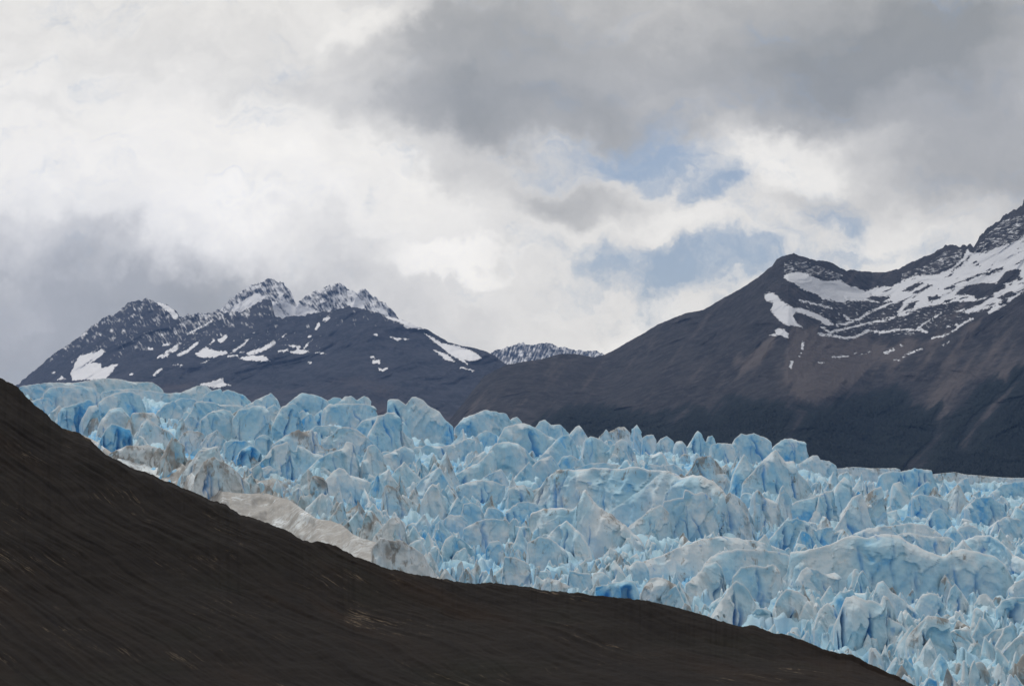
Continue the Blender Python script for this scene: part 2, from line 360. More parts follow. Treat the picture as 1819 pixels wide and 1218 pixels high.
def build_rock():
    u = np.arange(-420, 2300, 1.7)
    e = interp(u, EDGE)+2.0*n1(u/26, 3, 4)+1.2*n1(u/7, 4, 2)+1.0*np.maximum(n1(u/3.1, 5, 2), 0)+2.2*(np.floor(n1(u/38, 6, 3)*4)/4)
    De = interp(u, [(-420, 96), (0, 92), (600, 84), (1100, 78), (1650, 66), (2300, 52)])
    yb = np.maximum(1232.0, e+30)
    v = np.concatenate([np.linspace(0, 1, 420)**1.15, ])
    U = np.repeat(u[:, None], len(v), 1)
    Yp = e[:, None]+(yb-e)[:, None]*v[None]
    Db = interp(u, [(-420, 58), (0, 58), (900, 58), (1650, 54), (2300, 46)])
    tt = v[None]**0.9
    D = De[:, None]*(1-tt)+np.minimum(Db, De-4)[:, None]*tt
    D = D*(1+0.03*np.sin(v*math.pi)[None])
    P = at(U, Yp, D)
    # below the frame, towards and under the viewer
    v2 = np.linspace(0, 1, 40)[1:]
    y2 = yb[:, None]+(5200-yb)[:, None]*v2[None]**2
    zb = P[:, -1, 2]; D_b = D[:, -1]
    D2 = D_b[:, None]*(1-v2[None])+3.0*v2[None]
    z2 = zb[:, None]+(CAMZ-2.2-zb)[:, None]*sstep(v2, 0, 1)[None]
    x2 = P[:, -1, 0][:, None]*(0.35+0.65*(D2/D_b[:, None]))
    P2 = np.stack([x2, D2, z2], -1)
    # behind the crest, down to the ice
    v3 = np.linspace(1, 0, 26)[:-1]
    D3 = De[:, None]+(26+0*De)[:, None]*v3[None]**1.4+30*v3[None]**3
    z3 = P[:, 0, 2][:, None]-(0.6*v3+13*v3**2+16*v3**3)[None]
    x3 = P[:, 0, 0][:, None]*(D3/De[:, None])
    P3 = np.stack([x3, D3, z3], -1)
    P = np.concatenate([P3, P, P2], 1)
    x, y, z = P[..., 0], P[..., 1], P[..., 2]
    wq = fbm(P/np.array([14, 14, 6]), 4, 41)
    xr = x*70/np.maximum(y, 20)
    G = 0.33*xr-0.0052*xr*xr+0.00010*xr**3
    q = (z-CAMZ)*70/np.maximum(y, 20)+G+0.45*wq
    al = xr-0.35*(z-CAMZ)
    k = 26
    depthw = np.zeros(P.shape[:2]); depthw[:, k:k+420] = sstep(v, 0.0, 0.05)[None]; depthw[:, k+420:] = 1; depthw[:, :k] = np.linspace(0.5, 0, k)[None]
    st = np.stack([al/22, q/0.8, y/40], -1)
    r1 = ridged(st, 4, 43)-1.0
    st2 = np.stack([al/6.5, q/0.22, y/14], -1)
    r2 = fbm(st2, 3, 47)
    ledge = (q/1.9+0.6*fbm(np.stack([al/20, q/3, y/20], -1), 3, 44)); fr = ledge-np.floor(ledge); led = np.where(fr < 0.75, fr/0.75, (1-fr)/0.25)
    amp = sstep(fbm(P/18, 3, 45), -0.25, 0.35)
    disp = depthw*(0.08*r1+0.045*r2+0.08*amp*(led-0.5)+0.42*fbm(P/np.array([9, 9, 5]), 3, 46)+1.2*fbm(P/26, 2, 48))+0.05*r2+0.05*fbm(P/0.9, 3, 49)
    P[..., 2] += disp*0.62; P[..., 1] -= disp*0.62
    o = mesh_obj('rock_slope', P, grid_quads(*P.shape[:2]), ROCK, dict(strata=q, along=al))
    tag(o, 'dark brown layered bare rock slope across the lower left foreground', 'rock slope', kind='structure')
build_rock()

# ------------------------------------------------------------------ dirty ice bank along the rock
def build_bank():
    E3 = 3.0317
    up = np.vstack([[(128, 768)], pts('430,335 530,378 590,430 640,466 740,455 830,450 930,465 990,500 1060,575 1130,592 1200,645 1320,655 1440,658 1560,690 1640,745 1700,788 1770,800', (0, 660), E3),
                    pts('170,455 230,505 300,538 360,552 440,560 500,552 560,585 605,622 645,690 700,748', (550, 780), E3), [(800, 1045)]])
    u = np.arange(128, 796, 1.8)
    yu = np.interp(u, up[:, 0], up[:, 1])+1.5*n1(u/18, 61, 3)
    yl = np.maximum(interp(u, EDGE)+70, yu+6)
    v = np.linspace(0, 1, 90)
    U = np.repeat(u[:, None], 90, 1); Yp = yu[:, None]+(yl-yu)[:, None]*v[None]
    Df = surf_D(u, yu)-2
    D = Df[:, None]-(0.16*Df*np.clip((yl-yu)/160, 0.05, 1))[:, None]*v[None]**0.8
    P = at(U, Yp, D)
    back = P[:, :1].copy(); back = np.repeat(back, 8, 1); kk = np.linspace(1, 0, 9)[:-1]
    back[..., 1] += 12*kk; back[..., 2] -= 9*kk**1.6
    P = np.concatenate([back, P], 1)
    d = 1.5*fbm(P/np.array([13, 13, 8]), 3, 62)+0.8*(ridged(P/np.array([9, 16, 9]), 2, 63)-1)+0.22*fbm(P/2.4, 4, 64)
    win = np.concatenate([np.ones(8)*0.3, sstep(v, 0, 0.12)])[None]
    P[..., 1] -= d*win*0.8; P[..., 2] += d*win*0.5
    n = P.shape[:2]
    wea_rim = np.full(n, 1.0)
    dirt = 0.85+0.7*fbm(P/np.array([16, 16, 10]), 5, 65, 0.6)
    o = mesh_obj('ice_bank', P, grid_quads(*n), ICE, dict(weather_rimlight=wea_rim, dirt=np.clip(dirt, 0.25, 1.1), crack=np.zeros(n)))
    tag(o, 'smooth dirty grey ice bank lying along the edge of the dark rock slope', 'ice bank', kind='structure')
build_bank()

# ------------------------------------------------------------------ mountains
EA, EB, EC = ((0, 420), 3.0317), ((600, 560), 3.0317), ((1219, 320), 3.0317)
Z3, Z5 = ((380, 470), 5.0528), ((1300, 380), 3.5048)
def mountain(name, sky, u0, u1, Dc, Db, step, masks, mat, relief=60, rsc=260, jag=1.5, ybot=905, seed=0, shear=0.0):
    u = np.arange(u0, u1, step)
    e = np.interp(u, sky[:, 0], sky[:, 1])
    ja = jag(u) if callable(jag) else jag
    e = e+ja*(1.6*n1(u/9, seed+1, 3)+0.9*n1(u/3.3, seed+2, 2))
    hmax = max(ybot-e.min(), 60); nv = int(hmax/step)
    v = np.linspace(0, 1, nv)
    U = np.repeat(u[:, None], nv, 1); Yp = e[:, None]+(ybot-e)[:, None]*v[None]
    Dcu = Dc(u) if callable(Dc) else np.full(u.shape, float(Dc))
    es = np.convolve(np.pad(e, 60, 'edge'), np.hanning(121)/np.hanning(121).sum(), 'valid')
    D = Dcu[:, None]+(Db-Dcu)[:, None]*(Yp-es[:, None])/(ybot-es)[:, None]
    P0 = at(U, Yp, D)
    wp = P0+np.stack([fbm(P0/rsc, 3, seed+3), fbm(P0/rsc+5, 3, seed+4), 0*P0[..., 0]], -1)*rsc*0.35
    wp[..., 0] += shear*(wp[..., 2]-CAMZ)
    rd = ridged(wp/np.array([rsc, rsc*4.5, rsc*4.0]), 6, seed+5, 0.55)-1.0
    rd2 = fbm(wp/np.array([rsc*1.1, rsc*2.6, rsc*2.3]), 6, seed+8, 0.55)
    win = sstep(v, 0, 0.03)[None]*0.5+0.5
    D = D-(rd*relief*0.6+rd2*relief*0.45)*win
    P = at(U, Yp, D)
    att = masks(U, Yp, P, rd) if masks else {}
    for k_ in ('snow', 'scree', 'forest'): att.setdefault(k_, np.full(U.shape, -9.0))
    # far side of the mountain
    kk = np.linspace(1, 0, 7)[:-1]
    B = np.repeat(P[:, :1], 6, 1)
    top = B[:, 0, 2]-CAMZ
    B[..., 1] += 1400*kk[None]; B[..., 2] -= (np.maximum(top, 0)*1.05+30)[:, None]*kk[None]**1.1
    B[..., 0] *= B[..., 1]/P[:, :1, 1]
    P = np.concatenate([B, P], 1)
    att = {k_: np.concatenate([np.repeat(a[:, :1], 6, 1), a], 1) for k_, a in att.items()}
    o = mesh_obj(name, P, grid_quads(*P.shape[:2]), mat, att)
    return o, (U, Yp, P[:, 6:], {k_: a[:, 6:] for k_, a in att.items()})
def snow_sdf(U, Y, polys, strokes, holes):
    s = np.full(U.shape, -99.0)
    for p_ in polys: s = np.maximum(s, sd_poly(U, Y, p_))
    for h_ in holes: s = np.minimum(s, -sd_poly(U, Y, h_))
    for l_, wd in strokes: s = np.maximum(s, sd_stroke(U, Y, l_, wd))
    return s
def PL(e, *ss): return [pts(s_, *e) for s_ in ss]
def ST(e, *ws): return [(pts(s_, *e), wd/e[1]) for s_, wd in ws]

# left massif
SKY_L = np.vstack([[(-420, 700), (-200, 735), (0, 712)], pts('95,795 180,725 250,665 320,610 420,545 480,495 560,430 600,425 640,408 660,380 720,345 760,342 790,330 830,348 900,370 940,395 970,435 985,435 1010,415 1040,430 1060,410 1100,414 1150,410 1240,402 1300,405 1380,362 1440,332 1460,345 1480,428 1520,442 1560,425 1620,425 1700,412 1780,400', *EA),
    pts('1220,370 1340,400 1480,430 1560,465 1700,497', *Z3), pts('430,62 480,75 520,100 600,145 670,165 740,175 800,195 850,220 905,262', *EB), [(960, 664), (1040, 690), (1160, 760), (1400, 900)]])
PO_L = PL(EA, '380,735 400,690 430,640 490,625 555,605 560,630 520,660 490,680 540,680 550,710 600,690 635,685 600,730 570,765 480,770 390,772', '310,772 330,750 355,765', '1065,795 1120,785 1200,763 1205,785 1245,800 1160,815',
    '1050,630 1110,595 1160,615 1220,615 1230,630 1150,650 1070,655', '1080,682 1140,655 1110,680', '1280,655 1340,640 1420,640 1465,672 1330,668', '1560,620 1610,605 1665,615 1640,630 1580,632', '835,350 870,355 930,385 965,430 940,447 900,400')
PO_L += PL(EB, '240,0 330,15 420,55 480,75 440,72 370,68 340,42 270,18', '465,95 520,120 560,150 610,155 650,165 700,180 740,200 775,230 720,250 680,240 700,265 660,240 610,215 540,160 500,130', '515,185 590,210 640,255 580,240', '275,112 350,125 320,138', '175,240 230,238 225,262 190,258')
ST_L = ST(EA, ('850,655 910,615 970,575', 12), ('870,655 960,600', 10), ('960,640 1010,615 1060,572', 15), ('830,745 870,710', 13), ('1260,615 1300,590 1335,555', 11), ('1340,632 1420,605 1475,570', 20), ('1230,645 1275,638', 10), ('1290,625 1320,618', 8),
    ('1500,615 1550,613', 10), ('1560,590 1595,590', 11), ('1600,605 1615,590', 8), ('1640,600 1660,575', 10), ('1690,625 1750,628', 8), ('1215,540 1185,562', 22), ('880,585 910,580', 10), ('800,605 820,605', 10), ('1010,525 1060,500 1140,455', 6), ('1130,580 1150,560', 9),
    ('700,745 715,738', 8), ('940,690 960,688', 8), ('970,695 975,690', 10), ('1748,448 1770,440', 20), ('1700,500 1720,470', 13), ('1660,680 1675,680', 9), ('1520,540 1540,525', 6), ('1660,540 1670,535', 9), ('285,735 292,730', 12))
ST_L += ST(EB, ('660,280 735,297', 9), ('360,128 385,130', 8), ('190,103 212,105', 8), ('180,225 195,225', 12), ('225,290 245,296 265,282', 13))
def masks_L(U, Y, P, rd):
    q = np.stack([U/7, (Y+0.55*U)/3.2, U*0], -1); nz = fbm(q, 4, 71)
    s = snow_sdf(U, Y, PO_L, ST_L, []); s = np.where(s > -6, s+2.6*nz+1.4*fbm(np.stack([U/2.2, (Y+.5*U)/1.5, U*0], -1), 2, 76), s)
    up = sstep(interp(U[:, 0], [(0, 640), (200, 620), (330, 585), (420, 590), (520, 570), (560, 560), (700, 560), (900, 560)])[:, None]-Y, -25, 35)
    sp_ = 1.7*(0.6*fbm(np.stack([(U-0.55*Y)/4, (Y+0.4*U)/11, U*0+3], -1), 4, 72, 0.6)+0.5*fbm(np.stack([U/16, Y/12, U*0+3], -1), 4, 172, 0.6)-0.25*rd-0.62+0.32*up)
    sp_ = np.where(up > 0.02, sp_, -9)
    mid = sstep(Y, 575, 600)*sstep(640-Y, 0, 25)*sstep(U, 260, 320)*sstep(600-U, 0, 50)
    sp2 = 4*(fbm(np.stack([(U+0.9*Y)/4, (Y-0.55*U*-1)/2.2, U*0+8], -1), 4, 75, 0.6)-0.60)
    s = np.maximum(s, np.maximum(sp_, np.where(mid > 0.5, sp2, -9)))
    sc = sstep(Y, 640, 740)*0.9+0.5*fbm(P/260, 4, 73)-0.15-0.5*sstep(U, 700, 820)
    fo = sstep(U, 780, 900)*30-20+(Y-735)*0.4+8*fbm(np.stack([U/30, Y/18, U*0], -1), 4, 74)
    return dict(snow=s, scree=sc, forest=np.where(U > 760, fo, -9))
MAT_L = mountain_material('slate_mountain', (0.022, 0.026, 0.035), (0.052, 0.054, 0.066), (0.084, 0.070, 0.068), (0.016, 0.021, 0.024))
o, _ = mountain('mountain_massif', SKY_L, -400, 1330, lambda u: interp(u, [(-400, 7900), (300, 7900), (700, 7300), (1330, 6000)]), 4700, 1.6, masks_L, MAT_L, 100, 420, lambda u: interp(u, [(0, 1.3), (100, 1.8), (200, 2.2), (350, 2.6), (620, 1.9), (660, 0.8), (900, 0.5)]), 900, 100, -0.9)
tag(o, 'dark slate mountain with scattered snow patches behind the left part of the glacier', 'mountain', kind='structure')

SKY_P = np.vstack([[(300, 640), (340, 590)], pts('-60,450 0,418 60,395 130,335 150,297 190,290 200,265 280,220 330,185 420,155 470,145 495,128 510,122 545,150 585,172 592,150 625,152 632,185 690,245 720,310 745,362 765,325 860,260 900,245 1000,205 1040,190 1090,172 1140,178 1185,190 1195,215 1250,235 1280,245 1320,213 1360,225 1420,270 1500,325 1580,385 1620,430 1665,490 1740,560', *Z3), [(760, 640), (800, 680)]])
PO_P = PL(Z3, '150,420 180,360 230,340 380,250 470,290 400,350 330,410 230,440', '500,300 540,330 600,400 660,470 610,488 550,460 530,400', '580,320 640,330 730,370 760,335 800,370 880,395 950,420 880,440 780,460 700,470 660,450 620,390',
   '530,140 570,185 620,260 640,320 590,310 550,200', '1190,222 1250,243 1290,275 1330,330 1365,400 1290,390 1200,375', '1340,243 1380,300 1440,400 1430,410 1390,340', '1450,385 1550,402 1575,470 1480,430', '330,200 430,175 420,195 340,230')
ST_P = ST(Z3, ('1120,200 1145,340', 14), ('1075,300 1080,360', 16), ('950,320 990,400', 13), ('1030,190 1000,250', 9), ('880,320 870,370', 10), ('560,330 600,420', 12))
HO_P = PL(Z3, '1228,275 1238,275 1240,330 1230,330', '570,330 590,340 670,450 650,455')
def masks_P(U, Y, P, rd):
    nz = fbm(np.stack([U/6, (Y+0.4*U)/4, U*0], -1), 4, 81)
    s = snow_sdf(U, Y, PO_P, ST_P, HO_P); s = s+2.2*nz
    sp_ = 1.25*(0.75*fbm(np.stack([(U-0.6*Y)/4.2, (Y+0.35*U)/15.0, U*0], -1), 4, 82, 0.58)+0.6*fbm(np.stack([U/14, Y/9, U*0+3], -1), 4, 182)+0.10-0.25*rd)
    return dict(snow=np.maximum(s, sp_))
o, _ = mountain('snowy_peaks', SKY_P, 305, 795, 9300, 8500, 1.2, masks_P, MAT_L, 90, 230, 2.2, 690, 120)
tag(o, 'pair of jagged snow-streaked summits standing behind the slate mountain', 'mountain', kind='structure')

SKY_F = np.vstack([[(800, 690)], pts('740,250 815,202 880,180 930,165 960,158 985,152 1000,141 1010,160 1060,158 1100,148 1130,141 1180,165 1240,180 1300,190 1380,192 1440,208 1520,250', *EB), [(1160, 690)]])
def masks_F(U, Y, P, rd):
    return dict(snow=1.2*(0.8*fbm(np.stack([(U+0.35*Y)/3.2, Y/12, U*0], -1), 4, 91, 0.6)+0.4*fbm(np.stack([U/12, Y/9, U*0], -1), 3, 191)-0.10-0.2*rd))
o, _ = mountain('far_ridge', SKY_F, 805, 1150, 10600, 10000, 1.2, masks_F, MAT_L, 80, 170, 1.7, 690, 140)
tag(o, 'small distant snow-dusted ridge in the saddle between the two mountains', 'ridge', kind='structure')

# right mountain
SKY_R = np.vstack([[(600, 900), (780, 770), (860, 668)], pts('905,266 1000,250 1100,235 1200,207 1280,207 1380,226 1435,211 1500,180 1560,145 1650,95 1720,50', *EB),
   pts('0,715 90,700 190,640 300,580 390,520 465,460 490,420 580,393 600,402 690,430 770,440 865,490 880,480 930,492 1070,497 1150,475 1220,435 1330,395 1400,350 1440,348 1470,356 1530,345 1545,362 1580,300 1640,245 1700,205 1720,180 1760,165 1810,140 1819,105', *EC), [(1860, 330), (1950, 285), (2050, 300), (2300, 340)]])
PO_R = PL(Z5, '320,400 335,370 440,360 500,385 570,415 680,410 700,430 770,455 830,480 890,455 1000,450 1050,420 1130,385 1230,380 1290,370 1380,330 1440,270 1465,210 1480,240 1560,240 1680,200 1780,165 1819,130 2100,60 2100,420 1819,480 1760,525 1690,575 1600,625 1590,610 1640,570 1560,600 1470,620 1390,605 1480,585 1560,555 1600,520 1500,545 1400,545 1300,560 1200,580 1110,610 1100,630 1040,630 1000,545 900,552 840,540 760,540 700,555 640,540 560,530 530,500 460,480 400,440',
   '200,500 240,485 280,500 310,540 370,575 450,590 540,625 590,650 640,690 580,690 540,660 450,625 400,610 380,630 400,670 440,705 400,700 320,685 280,650 240,600 260,550 210,540', '270,715 330,715 355,750 350,775 300,755 225,760 270,740')
HO_R = PL(Z5, '840,525 880,510 990,520 930,550', '1130,490 1230,440 1250,445 1160,495', '1320,465 1390,440 1400,450 1340,470', '1400,490 1450,450 1560,430 1690,430 1700,460 1600,510 1530,530 1480,500 1420,505', '1640,440 1700,370 1760,340 1800,350 1790,400 1720,430',
   '1560,380 1620,350 1690,340 1600,380', '1440,410 1560,370 1550,380 1470,415', '1355,370 1420,310 1490,255 1480,275 1400,340', '1220,520 1280,505 1300,520 1230,545', '1650,520 1740,485 1780,500 1690,530', '1060,480 1150,430 1200,425 1110,480', '1050,610 1110,550 1160,540 1120,590', '890,625 960,580 1080,530 1050,590 1000,630 920,640')
ST_R = ST(Z5, ('540,748 620,752 710,775 770,765 850,722 930,738 1040,718', 15), ('560,705 610,735 700,715 800,690 900,670 1000,645 1100,620', 13), ('650,690 720,680 790,655 850,615 930,580 1010,545', 14), ('700,630 720,650 760,665', 10), ('1040,620 1100,550', 14), ('1060,720 1150,720 1210,670 1300,615', 13),
   ('1160,720 1210,735', 20), ('1070,750 1130,745', 12), ('1250,770 1330,755 1390,720 1440,680 1500,652', 14), ('1340,700 1400,690', 9), ('770,868 855,855', 14), ('955,865 1005,845', 16), ('1065,890 1120,860 1185,840', 10), ('630,890 725,885', 11), ('540,925 575,925', 8), ('440,800 440,840', 16), ('430,870 420,885', 11),
   ('375,920 365,950', 17), ('1315,820 1350,800', 8), ('1010,912 1040,908', 8), ('420,535 520,560 620,585', 11), ('1050,815 1055,818', 15))
FOREST = np.array([(900, 800), (930, 765), (955, 742), (985, 728), (1020, 718), (1060, 716), (1100, 722), (1150, 730), (1200, 724), (1219, 716), (1259, 726), (1268, 716), (1295, 702), (1318, 707), (1357, 712), (1384, 711), (1424, 717), (1456, 721), (1483, 709), (1516, 697), (1549, 691), (1582, 688), (1611, 684), (1618, 716), (1625, 719), (1644, 722),
   (1674, 712), (1677, 739), (1690, 732), (1714, 709), (1727, 681), (1747, 676), (1773, 664), (1786, 676), (1799, 653), (1819, 646), (1900, 610), (2300, 590), (2300, 930), (900, 930)], float)
SCREE_F = [(np.array([(1402, 722), (1428, 733), (1412, 762), (1403, 778)], float), 7), (np.array([(1674, 735), (1662, 780), (1640, 812), (1624, 830)], float), 5), (np.array([(1819, 672), (1775, 712), (1735, 752), (1715, 790)], float), 4.5), (np.array([(1740, 670), (1722, 700), (1712, 715)], float), 4), (np.array([(1250, 715), (1215, 735), (1190, 748)], float), 4), (np.array([(1290, 712), (1262, 728)], float), 4)]
def forest_val(U, Y):
    f = sd_poly(U, Y, FOREST)
    for l_, wd in SCREE_F: f = np.minimum(f, -sd_stroke(U, Y, l_, wd))
    lobes = 10*fbm(np.stack([(U+0.9*Y)/14, (Y-0.5*U)/90, U*0], -1), 5, 104, 0.6)
    return f+np.clip(lobes, -8, 8)*sstep(40-np.abs(f), 0, 20)+2*fbm(np.stack([U/4, Y/4, U*0], -1), 2, 105)
def masks_R(U, Y, P, rd):
    nz = fbm(np.stack([(U-0.6*Y)/10, (Y+0.35*(U-1550)*sstep(U, 1450, 1700))/2.6, U*0], -1), 4, 101)
    nz2 = fbm(np.stack([(U-0.6*Y)/3.2, (Y+0.45*U)/1.6, U*0+2], -1), 3, 107)
    s = snow_sdf(U, Y, PO_R, ST_R, HO_R); s = np.where(s > -9, s+2.6*nz+2.8*nz2, s)
    isl = 7*(0.62-fbm(np.stack([(U-0.4*Y)/26, (Y+0.42*U)/5, U*0+6], -1), 5, 108, 0.6)-0.9*(1-sstep(U+2*(Y-520), 1520, 1600))*0-0.25*sstep(Y+0.42*(U-1700), 480, 545))
    s = np.where(U > 1500, np.minimum(s, isl), s)
    rg = np.maximum(sd_poly(U, Y, pts('320,300 420,280 700,380 660,410 500,380 320,370', *Z5)), np.maximum(sd_poly(U, Y, pts('1050,420 1060,370 1200,320 1330,230 1440,215 1430,290 1200,400', *Z5)), sd_poly(U, Y, pts('1500,250 1560,150 1700,30 2100,-60 2100,100 1819,150 1700,210', *Z5))))
    sp_ = np.where(rg > 0, 1.5*(0.8*fbm(np.stack([(U-0.5*Y)/9, (Y+0.2*U)/2.8, U*0], -1), 4, 102, 0.62)+0.4*fbm(np.stack([U/14, Y/9, U*0], -1), 3, 192)-0.22), -9)
    lower = sd_poly(U, Y, pts('420,540 1000,540 1450,560 1500,680 1000,760 600,740', *Z5))
    sp3 = np.where(lower > 0, 2*(fbm(np.stack([(U-0.6*Y)/8, Y/2.2, U*0+4], -1), 5, 106, 0.62)-0.50), -9)
    s = np.maximum(s, np.maximum(sp_, sp3))
    tex = 0.9*fbm(np.stack([(U+0.75*Y)/26, (Y-0.75*U)/160, U*0], -1), 5, 103)
    bowl = np.maximum(sd_poly(U, Y, pts('300,700 420,640 560,700 900,760 1200,760 1560,640 1560,700 1100,900 700,1120 480,1180 300,1150 340,950', *Z5))/26, sd_poly(U, Y, pts('0,880 190,780 330,760 240,900 60,1050 0,1060', *Z5))/22)
    sc = np.clip(bowl, -1, 0.9)+tex*0.9+0.15
    sc = np.maximum(sc, 0.45*sstep(U, 1560, 1700)*sstep(Y, 560, 640)+tex*0.8)
    return dict(snow=s, scree=sc, forest=forest_val(U, Y)-3)
MAT_R = mountain_material('brown_mountain', (0.024, 0.025, 0.029), (0.050, 0.048, 0.051), (0.118, 0.102, 0.096), (0.010, 0.017, 0.019), (0.70, 0.71, 0.73))
def Dc_R(u): return interp(u, [(600, 4300), (900, 4700), (1070, 5000), (1400, 4700), (1550, 5100), (1819, 4700), (2300, 4300)])
oR, (UR, YR, PR, AR) = mountain('mountain_slope', SKY_R, 620, 2290, Dc_R, 3000, 1.6, masks_R, MAT_R, 55, 330, lambda u: interp(u, [(900, 0.5), (1300, 0.6), (1400, 0.8), (1560, 1.0), (1700, 1.8), (1819, 2.4)]), 905, 160, -0.5)
tag(oR, 'brown mountain with a snow-filled bowl rising to the right edge', 'mountain', kind='structure')

def build_forest():             # canopy sheet standing on the lower slopes of the right mountain
    f = AR['forest']; P = PR.copy()
    n, m = f.shape
    r = rng.random(f.shape)
    P[..., 2] += 0.5+(2+6*r)*sstep(f, 0, 30); P[..., 1] -= 2+6*rng.random(f.shape)*sstep(f, 0, 30)
    keep = f+7*fbm(np.stack([UR/3.2, YR/3.2, UR*0], -1), 3, 109) > 6
    Q = grid_quads(n, m); k = keep.ravel()[Q].all(1); Q = Q[k]
    used = np.unique(Q); mp = np.full(n*m, -1); mp[used] = np.arange(len(used))
    mt, t = material('beech_forest'); oc = t.n('ShaderNodeTexCoord').outputs['Object']
    c = t.mix(t.ss(t.noise(oc, 0.02, 6, 0.7), 0.3, 0.7), (0.007, 0.012, 0.013), (0.014, 0.021, 0.021))
    finish(t, c, 0.95, 0.1)
    o = mesh_obj('forest', P.reshape(-1, 3)[used], mp[Q], mt)
    tag(o, 'dark green beech forest covering the foot of the brown mountain', 'forest', kind='stuff')
build_forest()
# ------------------------------------------------------------------ ice blades, blocks and spires standing on the glacier
def fin_mesh(C, zf, seed, wf=0.45, wb=0.35, bexp=1.22, dirt=0.2, white=0.0, blue=0.0, cracks=2, rough=0.8, step=0.4, nmax=110, cleft=()):
    """C: crest points in order left to right (n,3); zf: foot heights (n). Returns V, quads, attributes."""
    r = np.random.default_rng(seed)
    seg = np.hypot(np.diff(C[:, 0]), np.diff(C[:, 1]))+np.abs(np.diff(C[:, 2]))*0.6
    s = np.concatenate([[0], np.cumsum(seg)])
    ns = int(np.clip(s[-1]/step, 10, nmax*1.6)); si = np.linspace(0, s[-1], ns)
    # keep the traced corners, soften a little
    Ci = np.stack([np.interp(si, s, C[:, k]) for k in range(3)], -1); zfi = np.interp(si, s, zf)
    H = np.maximum(Ci[:, 2]-zfi, 0.05); Hm = H.max(); L = max(np.hypot(*(C[-1, :2]-C[0, :2])), 0.5)
    sm = np.array([0.25, 0.5, 0.25]); 
    for _ in range(1):
        hp = np.convolve(np.pad(H, 1, 'edge'), sm, 'valid'); H = hp
    H = np.maximum(H+Hm*0.030*rough*n1(si/(0.16*Hm+0.4), seed, 3)*sstep(H, 0, 0.3*Hm), 0.05)
    e = (C[-1, :2]-C[0, :2])/L; n = np.array([e[1], -e[0]])
    if n[1] > 0: n = -n                                   # towards the viewer's side
    nt = int(np.clip(Hm/step*1.15, 10, nmax)); nb = max(6, nt//3)
    tau = np.concatenate([np.linspace(1, 0, nb+1)[:-1], [0], np.linspace(0, 1, nt+1)[1:]])
    side = np.concatenate([-np.ones(nb), [0], np.ones(nt)])
    tau = tau**1.35
    T_, S_ = np.meshgrid(tau, si, indexing='xy'); SD = np.broadcast_to(side, T_.shape)
    Hc = H[:, None]; W = np.where(SD >= 0, wf, wb)*Hm*(Hc/Hm)**0.75
    rc = 0.016*Hm+0.05
    hh = Hc*(1-T_**bexp); off = SD*(W*T_+rc*np.sqrt(np.minimum(T_*7, 1))*np.clip(Hc/Hm*2, 0, 1))
    # ---- relief of the faces
    cell = float(np.clip(0.42*Hm, 0.8, 6.0)); o1 = r.random()*90
    base = zfi[:, None]
    wp = np.stack([S_/cell, hh/cell, SD*3+o1+0*hh], -1)
    wob = fbm(wp*0.7, 3, seed)
    ev = 0.55+0.6*r.random(); slant = r.normal(0, 0.45)
    f1, f2, idn = worley((S_+slant*hh)/cell*ev+0.8*wob+o1, hh/(cell*1.9)+0.5*wob, seed)
    g1, g2, idg = worley((S_+slant*hh)/cell*2.4+0.6*wob+o1, hh/(cell*0.8)+0.5*wob, seed+1)
    wave = ridged(np.stack([(S_+slant*hh)/(cell*1.2), hh/(cell*4), S_*0+o1], -1), 2, seed+3)-0.7
    win = sstep(T_, 0.0, 0.22)
    d = cell*(0.32*(idn-0.5)+0.20*(f1-0.5)+0.10*(g1-0.5)+0.09*(idg-0.5)+0.20*wave+0.22*wob)*rough
    d += cell*0.035*fbm(wp*5, 3, seed+5)
    ck = np.zeros(T_.shape)
    for _ in range(cracks):
        s0 = r.uniform(0.15, 0.85)*si[-1]; k = r.normal(0, 0.25); wd = (r.uniform(0.010, 0.04)*min(Hm, 9)+0.05)*(1+6*max(blue, 0)*r.random()); lo = r.uniform(0.0, 0.4); hi = r.uniform(0.55, 1.05)
        line = np.abs(S_-s0-k*(hh-0.5*Hm)-0.5*cell*0.35*fbm(wp*1.3+_*3, 2, seed+20+_))
        hr = hh/np.maximum(Hc, 0.1)
        g = np.exp(-(line/wd)**2)*sstep(hr, lo-0.1, lo+0.1)*sstep(hi-hr, -0.05, 0.2)*(SD > 0)
        ck = np.maximum(ck, g*(0.35+0.65*r.random()))
        d -= g*(wd*2.0+0.15*cell*(blue > .05))
    for sf, wd, sl in cleft:                              # wide deep clefts seen in the face: place along the block, half width, lean
        line = np.abs(S_-sf*si[-1]-sl*(hh-0.4*Hm)-0.35*wd*fbm(wp*1.5, 2, seed+40)); hr = hh/np.maximum(Hc, 0.1)
        g = np.exp(-(line/(wd*(1.15-0.8*hr)))**4)*(SD > 0)*sstep(0.93-hr, 0, 0.2)
        d -= g*wd*2.6; ck = np.maximum(ck, g*0.85)
    off = off+np.where(SD >= 0, 1, -1)*d*win*np.clip(Hc/Hm*1.5, 0.2, 1)
    jit = 0.10*Hm*n1(si/(0.6*Hm+1), seed+8, 2)
    P = np.empty(T_.shape+(3,))
    P[..., 0] = Ci[:, 0][:, None]+n[0]*off; P[..., 1] = Ci[:, 1][:, None]+n[1]*off+jit[:, None]*0.5
    P[..., 2] = base+hh+0.10*cell*wob*win*rough
    hr = hh/Hm
    top = sstep(T_, 0.09, 0.01)  # crest band: light-catching white rim painted into the colour, on top of weathering
    wea_rim = 0.34+0.62*top+0.62*fbm(wp*0.6+4, 3, seed+9)+0.28*(idn-0.5)+white*1.5-1.3*blue
    dr = 0.75*dirt+0.5*fbm(wp*0.8+9, 3, seed+11)*(0.4+dirt)+0.35*sstep(T_, .3, .05)*dirt
